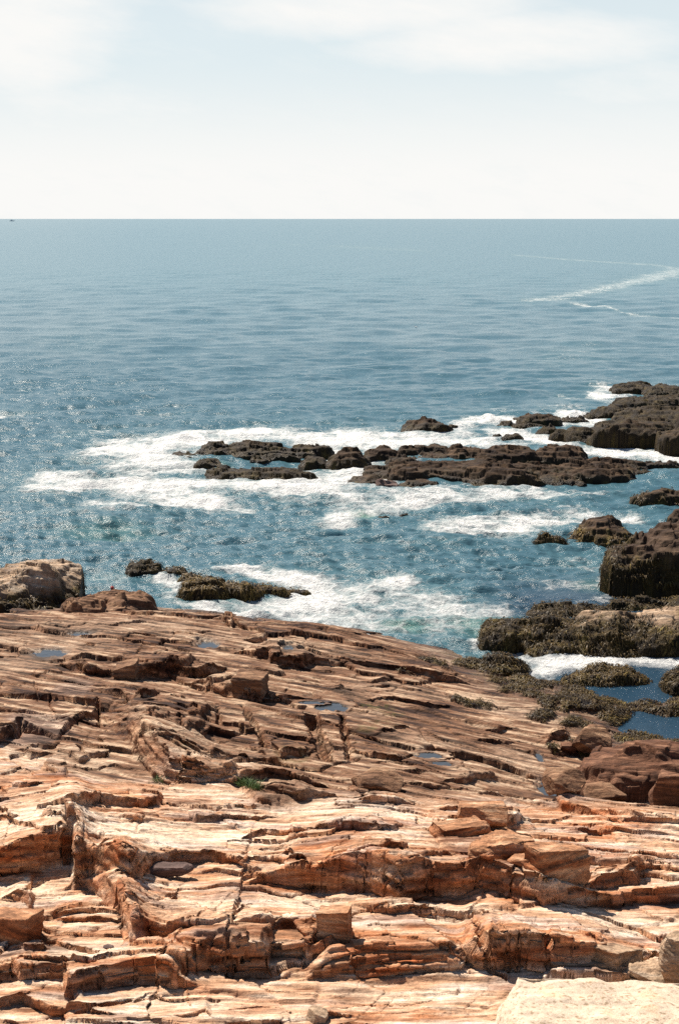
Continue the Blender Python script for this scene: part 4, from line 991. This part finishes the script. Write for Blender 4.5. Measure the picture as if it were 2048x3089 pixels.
def boulder(name, label, cat, u, vb, hw, hv, ratio=.8, pal='tan', rnd=.55, cuts=8, yaw=0, z0=None, group=None, speck=0, rough=1.0, tiltx=0.0, flat=0.0, seed=None, sink=.15, contrast=1.0):
    """a loose rock: cut from a rounded cube by a few planes"""
    A = settle(hit(u, vb)) if z0 is None else unz(u, vb, z0); k = pxm(A) * 3.02
    e = math.cos(math.atan2(CAM_H - A[2], A[1])); rx = hw * pxm(A); ry = rx * ratio
    H = max(zfor(vb - hv, A[1] + 1.25 * ry) - A[2], .3 * rx * min(ratio, 1))
    rz = H / 2 + sink * H
    seed = seed if seed is not None else int(u + vb) % 900
    rng = np.random.RandomState(seed)
    n = int(np.clip(2 * rx / (k * .75), 8, 150)); nz = int(np.clip(2 * rz / (k * .75), 8, 110)); ny = int(np.clip(2 * ry / (k * .75), 8, 150))
    U, F = cube_grid(n, ny, nz)
    S = U / np.linalg.norm(U, axis=1)[:, None]; U = U * (1 - rnd) + S * rnd * 1.12
    for i in range(cuts):
        nn = rng.normal(size=3); nn[2] *= .7; nn /= np.linalg.norm(nn); dd = .70 + .22 * rng.rand()
        ov = np.maximum(U @ nn - dd, 0); U = U - ov[:, None] * nn * .92
    V = U * np.array([rx, ry, rz])
    if flat: V[:, 2] += flat * V[:, 1]
    if tiltx: V[:, 2] += tiltx * V[:, 0]
    c, s = math.cos(R(yaw)), math.sin(R(yaw)); V = np.c_[V[:, 0] * c - V[:, 1] * s, V[:, 0] * s + V[:, 1] * c, V[:, 2]]
    cy = A[1] + ry * .9; V += np.array([A[0] * cy / A[1], cy, A[2] + H / 2 - sink * H * .5])
    N = vnormals(V, F)
    if (N * (V - V.mean(0))).sum() < 0: F = F[:, ::-1]; N = -N
    f = 1 / max(rx, .15)
    dsp = .07 * rx * n3(V[:, 0] * 1.4 * f, V[:, 1] * 1.4 * f, V[:, 2] * 1.4 * f, seed) + .03 * rx * n3(V[:, 0] * 4 * f, V[:, 1] * 4 * f, V[:, 2] * 6 * f, seed + 1) + .008 * np.minimum(rx, 1.2) * n3(V[:, 0] * 14 * f, V[:, 1] * 14 * f, V[:, 2] * 14 * f, seed + 2)
    V = V + N * (dsp * rough)[:, None]
    col = rcol(V, pal, R(yaw), seed % 40, contrast, speck)
    o = mesh_from(name, V, F, M_ROCK, {'Col': col, 'weed': np.zeros(len(V), f32), 'wet': np.zeros(len(V), f32)})
    return tag(o, label, cat, group)

def build_reef():
    g = 'weed-covered rocks of the reef'
    rock('reef_rock', 'long low dark reef with foam pools in its middle, leftmost of the reefs', 'reef', [
        (559,1387,1357,38),(652,1365,1329,44,.8,3),(731,1367,1321,44,.8,3),(806,1371,1327,70,.45,3),(913,1373,1340,85,.32,3),(737,1383,1358,38),(668,1380,1364,40,.5),(836,1386,1368,66,.35),
        (630,1414,1383,42),(680,1442,1408,58,.8),(838,1456,1404,110,.5,2.6,.05),(785,1398,1374,30),(947,1411,1376,42),(610,1372,1357,22),(800,1378,1345,170,.28,3),(760,1450,1415,130,.35,3)], weed=(.3, 1.3), group=g)
    rock('reef_rock', 'rounded dark rock in the gap between the two long reefs', 'rock', [(1047,1416,1351,64,.8,2.4),(1075,1412,1372,42)], weed=(.2, .9), group=g)
    rock('reef_rock', 'large craggy brown reef that runs to a low tapering tail on its right', 'reef', [
        (1158,1395,1347,57),(1228,1383,1344,37),(1301,1373,1338,52,.7,3),(1215,1407,1374,49),(1313,1394,1358,54),(1407,1394,1344,62),(1339,1442,1398,72,.7,3),(1485,1463,1399,78,.7,3.4),
        (1530,1402,1340,82,.6,3.4),(1688,1402,1343,84,.7,2.8),(1830,1425,1376,112,.35,2.4),(1980,1412,1390,82,.25,2.2),(1543,1461,1402,97,.5,3.4),(1694,1462,1414,64,.7,3.6),(1810,1452,1406,99,.4,3),(1936,1440,1422,68,.3,2.2),(1440,1430,1385,60),(1400,1450,1388,250,.42,3.4),(1700,1445,1390,190,.35,3.4)],
        weed=(.0, .7), group=g, det=1.15)
    rock('reef_rock', 'wet brown rocks in the surf at the near left end of the craggy reef', 'rock', [(1143,1435,1399,48),(1231,1457,1406,56),(1100,1462,1430,50),(1265,1478,1445,60,.7,3)], weed=(.0, .6), group=g)
    rock('boulder', 'small blackish square boulder at the foot of the craggy reef', 'boulder', [(1166,1480,1439,33,.9,4)], weed=(-9, -8), group=g, pal='purple')
    rock('reef_rock', 'lone peaked dark rock awash in foam beyond the reefs', 'rock', [(1274,1303,1257,62,.8,2.2),(1325,1303,1275,40,.7)], weed=(.2, .9), group=g)
    rock('reef_rock', 'tiny dark rock just right of the lone peaked rock', 'rock', [(1367,1293,1278,17)], weed=(.5, 1.5), group=g)
    rock('reef_rock', 'tall weed-covered rock mass at the right edge beyond the reefs', 'rock', [
        (1908,1186,1152,56,.8,3),(2010,1196,1159,62,.8,3),(2090,1200,1160,62),(1960,1240,1182,108,.7,2.8),(1873,1262,1214,78,.7),(1790,1262,1247,28),(2010,1280,1222,82),(1913,1352,1256,108,.5,4),(2050,1375,1268,60,.8,4),(2120,1340,1230,80),
        (1765,1341,1278,54),(1825,1349,1305,54),(1694,1333,1292,34,.8,3),(1650,1315,1286,32,.8,3),(1940,1345,1262,150,.75,3.2),(1990,1290,1215,130,.7,3)], weed=(.5, 2.6), group=g)
    rock('reef_rock', 'low flat rocks in the surf left of the tall weedy rock mass', 'rock', [(1630,1280,1246,60,.5),(1710,1272,1258,67,.3),(1590,1293,1274,50,.5),(1570,1268,1258,30,.5)], weed=(.2, 1), group=g)
    rock('reef_rock', 'small dark rock at the left tip of the low flat rocks', 'rock', [(1528,1290,1272,27,.7)], weed=(.4, 1), group=g)
    rock('reef_rock', 'knobby little rocks awash in front of the low flat rocks', 'rock', [(1544,1327,1300,30,.8)], bed=0, weed=(.4, 1), group=g)
    rock('reef_rock', 'tiniest dark rock tip beside the knobby little rocks', 'rock', [(1499,1316,1308,14)], weed=(.4, 1), group=g)
    rock('reef_rock', 'thin dark rock barely awash in the swirling surf between reef and shore', 'rock', [(1245,1562,1548,42,.35),(1150,1572,1556,30,.4)], weed=(.3, 1), group=g)
    rock('shore_rock', 'low brown rock poking in at the right edge above the dark cliff', 'rock', [(1990,1522,1470,72,.6),(2070,1525,1466,70,.8),(1945,1500,1488,22,.4)], weed=(.1, .9), group=g, strand=300)
    rock('shore_rock', 'flat-topped brown rock with olive weed on top, left of the dark cliff', 'rock', [(1806,1640,1554,84,.8,3.2),(1850,1648,1578,60,.8,3)], weed=(.2, .9), group=g, strand=250, weedtone=1.6)
    rock('shore_rock', 'low weedy rock in the water at the foot of the flat-topped rock', 'rock', [(1668,1642,1612,50,.6,2.8)], weed=(.6, 1.5), group=g, strand=350)
    rock('cliff_rock', 'tall dark cliff block with hanging weed at its base, at the right edge', 'cliff', [(1985,1804,1625,135,.6,4.5),(2075,1800,1560,120,.8,4.5),(1960,1770,1585,85,.7,3.5,.05),(1890,1775,1660,48,.8,3),(2080,1700,1508,60,.8,4)], pal='cliff', weed=(1.3, 2.3), group=g, strand=1500, det=1.2, weedtone=.9)
    rock('shore_rock', 'dark weed-mantled rock ledge in the water behind the long draped slab', 'rock', [(1735,1864,1816,132,.5,2.6),(1950,1845,1802,125,.4,2.6),(2070,1850,1800,60)], weed=(1, 3), group=g, strand=800, weedtone=.8)
    rock('shore_rock', 'long pale-topped rock slab draped with dark hanging weed', 'rock', [
        (1560,1958,1856,108,.75,3.4),(1700,1978,1866,110,.7,4,-.02),(1880,1984,1840,150,.62,4),(2040,1986,1838,130,.65,4)], pal='tan', bed=0, weed=(1.0, 1.45), group=g, strand=2400, det=.8, weedtone=1.0, patch=.8, lamscale=1.2)
    rock('shore_rock', 'humped weed-covered rock in the channel in front of the draped slab', 'rock', [(1830,2072,2012,128,.5,2.5),(1760,2066,2035,60,.6)], weed=(1, 3), group=g, bed=0, strand=1500, det=1.0, weedtone=1.2)
    rock('shore_rock', 'dark weedy rock at the right edge above the blue inlet', 'rock', [(2085,2104,2004,74,.9,2.6)], weed=(1, 3), group=g, strand=1200)
    rock('shore_rock', 'wet weedy rock where the ledge slides into the foaming channel', 'rock', [(1515,2040,1974,75,.6,2.6),(1430,2025,1985,60,.5)], weed=(.2, 1.4), group=g, strand=1200, det=.7)
    rock('shore_rock', 'blackish weed-covered rock just off the pale headland', 'rock', [(433,1740,1693,52,.8,3.6)], weed=(1, 3), group=g, strand=150, weedtone=.7)
    rock('shore_rock', 'small dark rock touching the blackish rock off the headland', 'rock', [(528,1741,1702,38,.8)], weed=(.6, 3), group=g, strand=150, weedtone=.9)
    rock('shore_rock', 'long olive weed-covered rock with white surf breaking along its foot', 'rock', [(618,1818,1742,72,.7,3),(725,1808,1754,62,.6,2.8),(815,1798,1764,60,.5),(890,1786,1771,46,.35),(575,1758,1734,36,.5),(650,1790,1735,60,.6)], weed=(.6, 2), group=g, strand=1500, weedtone=1.7)
    rock('headland_rock', 'pale wet rock headland with a weedy dark right side', 'rock', [(55,1866,1700,165,1.0,5.5,.12),(120,1840,1694,70,.9,3)], pal='tan', weed=(.45, 1.25), strand=700, det=.9, weedtone=1.0, wetness=.9, patch=.9)
    rock('shore_rock', 'dark brown furrowed hump between headland and ledge', 'rock', [(330,1862,1781,135,.7,2.6),(255,1868,1790,60,.8,3)], pal='mid', weed=(-9, -8), det=1.6, z0=.3)
def build_blocks():
    B = 'broken rock blocks on the ledge'
    rock('boulder', 'big dark-red boulder with a shadowed front beside the blue pool', 'boulder', [(1990,2440,2232,195,.55,4.0,-.05),(1850,2428,2275,120,.7,2.8),(1780,2415,2350,62,.8,2.6)], pal='red', weed=(-9,-8), sea=False, z0=1.0, det=.8, bed=.5, fine=.8)
    boulder('boulder', 'small rounded reddish-grey boulder in front of the big red boulder', 'boulder', 1821, 2424, 58, 60, .8, 'mid', rnd=.65, cuts=8, yaw=10, rough=1.4)
    boulder('stone', 'small reddish stone tucked under the rounded rock above the pool', 'stone', 1712, 2270, 26, 30, .8, 'red', rnd=.6, cuts=6)
    boulder('boulder', 'upright rounded boulder behind the big red boulder', 'boulder', 1790, 2290, 62, 96, .9, 'mid', rnd=.6, cuts=8, rough=1.8)
    boulder('boulder', 'tan and green stained hump right of the blue pool', 'boulder', 1700, 2402, 62, 80, 1.0, 'mid', rnd=.8, cuts=6, seed=34, rough=2.0)
    boulder('boulder', 'jagged dark-red rock at the right edge under the big red boulder', 'boulder', 2030, 2440, 70, 110, .7, 'red', rnd=.35, cuts=10, rough=1.6)
    block('boulder', 'large cream speckled boulder at the bottom right corner', 'boulder', (1468,3215), (2200,3235), 92, 92, 1.62, 'cream', rnd=.20, rough=1.2, contrast=.4, skew=.16, lean=.12, speck=1, mat=M_GRAN, wav=.07, taper=.30)
    boulder('boulder', 'rough grey lumpy rock at the right edge above the cream boulder', 'boulder', 2040, 2990, 60, 170, .7, 'tan', rnd=.3, cuts=18, rough=2.4)
    boulder('boulder', 'crumbly grey and white rock between the cream boulder and the right edge', 'boulder', 1985, 2975, 84, 62, .6, 'tan', rnd=.35, cuts=18, rough=2.8, seed=9)
    boulder('stone', 'smooth grey lens-shaped stone lodged in the orange ledge', 'stone', 488, 2644, 84, 44, .35, 'purple', rnd=.7, cuts=3, contrast=.5)
    boulder('pebble', 'pale round pebble in the shadowed recess of the left block', 'pebble', 85, 2662, 12, 17, .9, 'pale', rnd=.8, cuts=4)
    boulder('pebble', 'flat grey pebble beside the pale round pebble', 'pebble', 116, 2660, 17, 11, .6, 'grey', rnd=.8, cuts=4)
    block('rock_block', 'dark brown block overhanging the pale slab in the middle of the front ledge', 'rock block', (950,2862), (1054,2860), 114, 116, .28, 'brown', group=B, lean=-.12)
    block('rock_block', 'tall square-cut brown block jutting from the long dark rock face', 'rock block', (1624,2722), (1776,2722), 156, 158, .45, 'brown', group=B, lean=.03, rnd=.05)
    block('rock_block', 'short brown block left of the square-cut block', 'rock block', (1528,2646), (1612,2640), 50, 54, .3, 'brown', group=B, lean=.05)
    block('rock_block', 'dark orange wedge of rock lying under the pale outcrop', 'rock block', (1336,2532), (1486,2524), 30, 34, .6, 'brown', group=B, top=.0, lean=.1, rnd=.2, rough=1.6)
    boulder('rock_block', 'lumpy grey-purple rock behind the square-cut block', 'rock', 1510, 2600, 104, 84, .6, 'brown', rnd=.45, cuts=12, rough=2.6, group=B)
    boulder('rock_block', 'pale angular outcrop with an orange right side above the wedge', 'rock', 1455, 2502, 72, 76, .6, 'brown', rnd=.35, cuts=10, rough=1.4, seed=77, group=B)
    block('rock_block', 'dark square-ended block at the left edge above the cracked row', 'rock block', (-40,2838), (84,2838), 74, 70, .4, 'brown', group=B, rnd=.05)
    block('rock_block', 'long pale slab lying along the foot of the dark block row, behind the cream boulder', 'rock slab', (1664,2964), (1890,2960), 44, 40, .5, 'tan', group=B, rnd=.06)
    block('rock_block', 'tan wedge block standing between the pale slab and the grey lumpy rock', 'rock block', (1868,2925), (1945,2905), 52, 40, .5, 'tan', group=B, lean=.15, skew=-.1)
    block('rock_block', 'dark recessed block above the thin pale ledge in the middle front', 'rock block', (818,2910), (922,2908), 52, 50, .4, 'brown', group=B, rnd=.08)
    boulder('stone', 'small tan stone with a rounded top at the very bottom edge', 'stone', 955, 3100, 32, 58, .8, 'tan', rnd=.4, cuts=5, rough=.8)
    block('rock_block', 'grey wedge-shaped block beside a black gap on the brown ledge', 'rock block', (338,2048), (411,2050), 26, 50, .7, 'mid', group=B, lean=.1)
    block('rock_block', 'dark lumpy cracked block in the centre of the brown ledge', 'rock block', (696,2098), (790,2110), 56, 60, 1.0, 'mid', group=B, rnd=.2, rough=1.5)
    block('rock_block', 'blocky tan slab end at the left edge of the brown ledge', 'rock block', (-30,2226), (52,2226), 50, 46, .9, 'mid', group=B, lean=.1)
    block('rock_block', 'flat brown block by the dark cleft at the right of the brown ledge', 'rock block', (845,2288), (928,2286), 32, 30, .6, 'mid', group=B)
    boulder('boulder', 'rounded brown knob with a hollow, at the border of the orange rock', 'boulder', 1130, 2386, 80, 56, .9, 'mid', rnd=.7, cuts=7, rough=2.2, sink=.7)
    boulder('rock_block', 'small grey chip-shaped block on the pale slab at the left front', 'rock block', 327, 2866, 15, 15, .8, 'purple', rnd=.3, cuts=6, group=B)
def pool_material():
    m, t, b = material('pool_water'); b.inputs['Base Color'].default_value = (.050, .058, .066, 1); b.inputs['Roughness'].default_value = .06; b.inputs['IOR'].default_value = 1.333
    g = t.new('ShaderNodeNewGeometry'); n = t.noise(g.outputs['Position'], 5, 3, .5); bp = t.new('ShaderNodeBump'); bp.inputs['Strength'].default_value = .25; bp.inputs['Distance'].default_value = .03
    t.link(n, bp.inputs['Height']); t.link(bp.outputs[0], b.inputs['Normal']); return m
def build_pools():
    mp = pool_material()
    for o in _PL:
        n = 40; a = np.linspace(0, 2 * np.pi, n, endpoint=False)
        R_ = np.linspace(0, 1.45, 9)[1:]
        V = [(0., 0., 0.)]
        for r in R_:
            V += [(r * o.rx * math.cos(t), r * o.ry * math.sin(t), 0.) for t in a]
        F = []
        me = bpy.data.meshes.new('tide_pool')
        for i in range(n): F.append((0, 1 + i, 1 + (i + 1) % n))
        for k in range(len(R_) - 1):
            for i in range(n): F.append((1 + k * n + i, 1 + (k + 1) * n + i, 1 + (k + 1) * n + (i + 1) % n, 1 + k * n + (i + 1) % n))
        me.from_pydata(V, [], F); me.materials.append(mp)
        ob = bpy.data.objects.new('tide_pool', me); COL.objects.link(ob); ob.location = (o.c[0], o.c[1], o.z)
        tag(ob, o.lab, None, None, 'structure')
def tube(path, rad, seg=14, squash=1.0):
    """closed tube along a path with a radius at each point: one continuous body"""
    P = np.array(path, float); n = len(P); T = np.gradient(P, axis=0); T /= np.linalg.norm(T, axis=1)[:, None]
    V = []; 
    for i in range(n):
        s = np.cross(T[i], (0, 0, 1.0)); s = s / (np.linalg.norm(s) + 1e-9) if np.linalg.norm(s) > 1e-3 else np.array([0, 1.0, 0]); u = np.cross(s, T[i])
        for j in range(seg):
            a = 2 * math.pi * j / seg; V.append(P[i] + rad[i] * (math.cos(a) * s + math.sin(a) * u * squash))
    F = [(i * seg + j, i * seg + (j + 1) % seg, (i + 1) * seg + (j + 1) % seg, (i + 1) * seg + j) for i in range(n - 1) for j in range(seg)]
    F += [tuple(range(seg))[::-1], tuple((n - 1) * seg + j for j in range(seg))]
    return V, F
def simple_mat(name, col, rough=.5):
    m, t, b = material(name); n = t.noise(t.new('ShaderNodeTexCoord').outputs['Object'], 14, 4, .6)
    t.link(t.mix(t.ramp(n, .3, .7), tuple(c * .75 for c in col), col), b.inputs['Base Color']); b.inputs['Roughness'].default_value = rough; return m
def bird(label, u, v, size, flip, body, head):
    pth = [(-.50, 0, .10), (-.40, 0, .09), (-.22, 0, .06), (0, 0, .05), (.18, 0, .07), (.27, 0, .13), (.31, 0, .22), (.34, 0, .29), (.39, 0, .315), (.45, 0, .305), (.50, 0, .295)]
    rad = [.01, .07, .14, .165, .13, .075, .055, .07, .066, .03, .010]
    V, F = tube(pth, rad, 16, .85)
    me = bpy.data.meshes.new('seabird'); me.from_pydata([tuple(p * size) for p in np.array(V)], [], F)
    for p in me.polygons: p.use_smooth = True
    me.materials.append(body); me.materials.append(head)
    for p in me.polygons:
        if np.mean([me.vertices[i].co.x for i in p.vertices]) > .25 * size: p.material_index = 1
    o = bpy.data.objects.new('seabird', me); COL.objects.link(o); P = unz(u, v, .02); o.location = P; o.rotation_euler = (0, 0, math.pi if flip else R(12))
    return tag(o, label, 'bird')
def build_small():
    br = simple_mat('brown_plumage', (.10, .045, .025)); bl = simple_mat('black_plumage', (.014, .012, .012)); wh = simple_mat('white_plumage', (.8, .8, .78))
    bird('brown seabird swimming, the one with its head lower at the left of the pair', 1025, 1700, .42, True, br, bl)
    bird('brown seabird swimming nearer the right, with its tail raised', 1128, 1705, .46, True, br, bl)
    bird('white gull resting on the open water far out', 1254, 987, .62, True, wh, wh)
    # lobster buoy
    e = bpy.data.objects.new('buoy', None); COL.objects.link(e); e.location = unz(339, 1776, 0); tag(e, 'tiny red buoy floating between the headland and the blackish rock', 'buoy')
    V, F = tube([(0, 0, -.10), (0, 0, -.08), (0, 0, .0), (0, 0, .08), (0, .0, .12), (0, .0, .13)], [.02, .07, .09, .08, .04, .01]); me = bpy.data.meshes.new('float'); me.from_pydata([tuple(p) for p in V], [], F); me.materials.append(simple_mat('red_paint', (.45, .03, .02)))
    b = bpy.data.objects.new('float', me); COL.objects.link(b); b.parent = e
    V, F = tube([(0, 0, .12), (0, 0, .18), (0, 0, .26)], [.012, .012, .012], 8); me = bpy.data.meshes.new('stick'); me.from_pydata([tuple(p) for p in V], [], F); me.materials.append(wh); b = bpy.data.objects.new('stick', me); COL.objects.link(b); b.parent = e
    # far white ship
    e = bpy.data.objects.new('boat', None); COL.objects.link(e); P = unz(36, 664, 0); P = P / P[1] * 7500; e.location = (P[0], 7500, 0); tag(e, 'tiny white boat on the horizon at the left edge', 'boat')
    wp = simple_mat('white_paint', (.85, .85, .85)); L = 26; st = [(-L / 2, 3, 3), (-L / 4, 4, 3), (0, 4.2, 3.2), (L / 4, 3.6, 3.6), (L * .42, 2, 4.2), (L / 2, .3, 4.8)]
    V = []; F = []
    for x, w, h in st: V += [(x, -w, h), (x, -w * .75, -1), (x, w * .75, -1), (x, w, h)]
    for i in range(len(st) - 1):
        a = i * 4; F += [(a, a + 1, a + 5, a + 4), (a + 1, a + 2, a + 6, a + 5), (a + 2, a + 3, a + 7, a + 6), (a + 3, a, a + 4, a + 7)]
    F += [(0, 3, 2, 1), (20, 21, 22, 23)]
    me = bpy.data.meshes.new('hull'); me.from_pydata(V, [], F); me.materials.append(wp); h = bpy.data.objects.new('hull', me); COL.objects.link(h); h.parent = e
    V = [(x, y, z) for z, s in ((3, 1), (5.6, .92), (5.61, .7), (8, .62)) for x, y in ((-8 * s, -2.6 * s), (5 * s, -2.6 * s), (5 * s, 2.6 * s), (-8 * s, 2.6 * s))]
    F = [(i * 4 + j, i * 4 + (j + 1) % 4, i * 4 + 4 + (j + 1) % 4, i * 4 + 4 + j) for i in range(3) for j in range(4)] + [(12, 13, 14, 15)]
    me = bpy.data.meshes.new('cabin'); me.from_pydata(V, [], F); me.materials.append(wp); h = bpy.data.objects.new('cabin', me); COL.objects.link(h); h.parent = e
    # grass in the crevice
    rng = np.random.RandomState(4)
    gm = simple_mat('green_grass', (.075, .135, .028), .6)
    for lab, pts, n in (('bright green grass tuft growing along the crevice by the pale slab', [(720, 2372), (740, 2378), (760, 2388), (780, 2402)], 420), ('tiny green tuft at the lower end of the diagonal cleft', [(470, 2352), (482, 2360)], 60)):
        Q = [hit(*p) for p in pts]; V = []; F = []
        gz = ground(np.array([q[0] for q in Q]), np.array([q[1] for q in Q]))[0]
        for q, z_ in zip(Q, gz): q[2] = z_ + .01
        for i in range(n):
            t = rng.rand() * (len(Q) - 1); j = int(t); c = Q[j] + (Q[j + 1] - Q[j]) * (t - j) + np.r_[rng.normal(size=2) * .07, 0]
            hh = .07 + .13 * rng.rand(); a = rng.rand() * 6.283; l = rng.normal(size=2) * .06; s = np.array([math.cos(a), math.sin(a), 0]) * .008
            b0 = len(V); V += [c - s, c + s, c + np.r_[l, hh * .7] + s * .7, c + np.r_[l, hh * .7] - s * .7, c + np.r_[l * 1.8, hh]]
            F += [(b0, b0 + 1, b0 + 2, b0 + 3), (b0 + 3, b0 + 2, b0 + 4)]
        o0 = Q[0]; me = bpy.data.meshes.new('grass_tuft'); me.from_pydata([tuple(v - o0) for v in V], [], F); me.materials.append(gm)
        g = bpy.data.objects.new('grass_tuft', me); COL.objects.link(g); g.location = o0; tag(g, lab, 'grass tuft')
def ledge_weed(o):
    me = o.data; n = len(me.vertices); P = np.empty(n * 3, f32); me.vertices.foreach_get('co', P); P = P.reshape(-1, 3)
    N = np.empty(n * 3, f32); me.vertices.foreach_get('normal', N); N = N.reshape(-1, 3)
    w = np.empty(n, f32); me.attributes['weed'].data.foreach_get('value', w)
    i = np.flatnonzero((w > .55) & (P[:, 2] > .0)); rng = np.random.RandomState(8)
    s = rng.choice(i, min(9000, len(i))); strands('seaweed', P[s].astype(float), N[s].astype(float), .032, rng, None, 1.0, 4.5)
# ------------------------------------------------------------------ build
build_world(); build_camera()
ledge = build_ledge(); ledge_weed(ledge); build_sea(); build_pools(); build_reef(); build_blocks(); build_small()
print('built', round(time.time() - T0, 1))
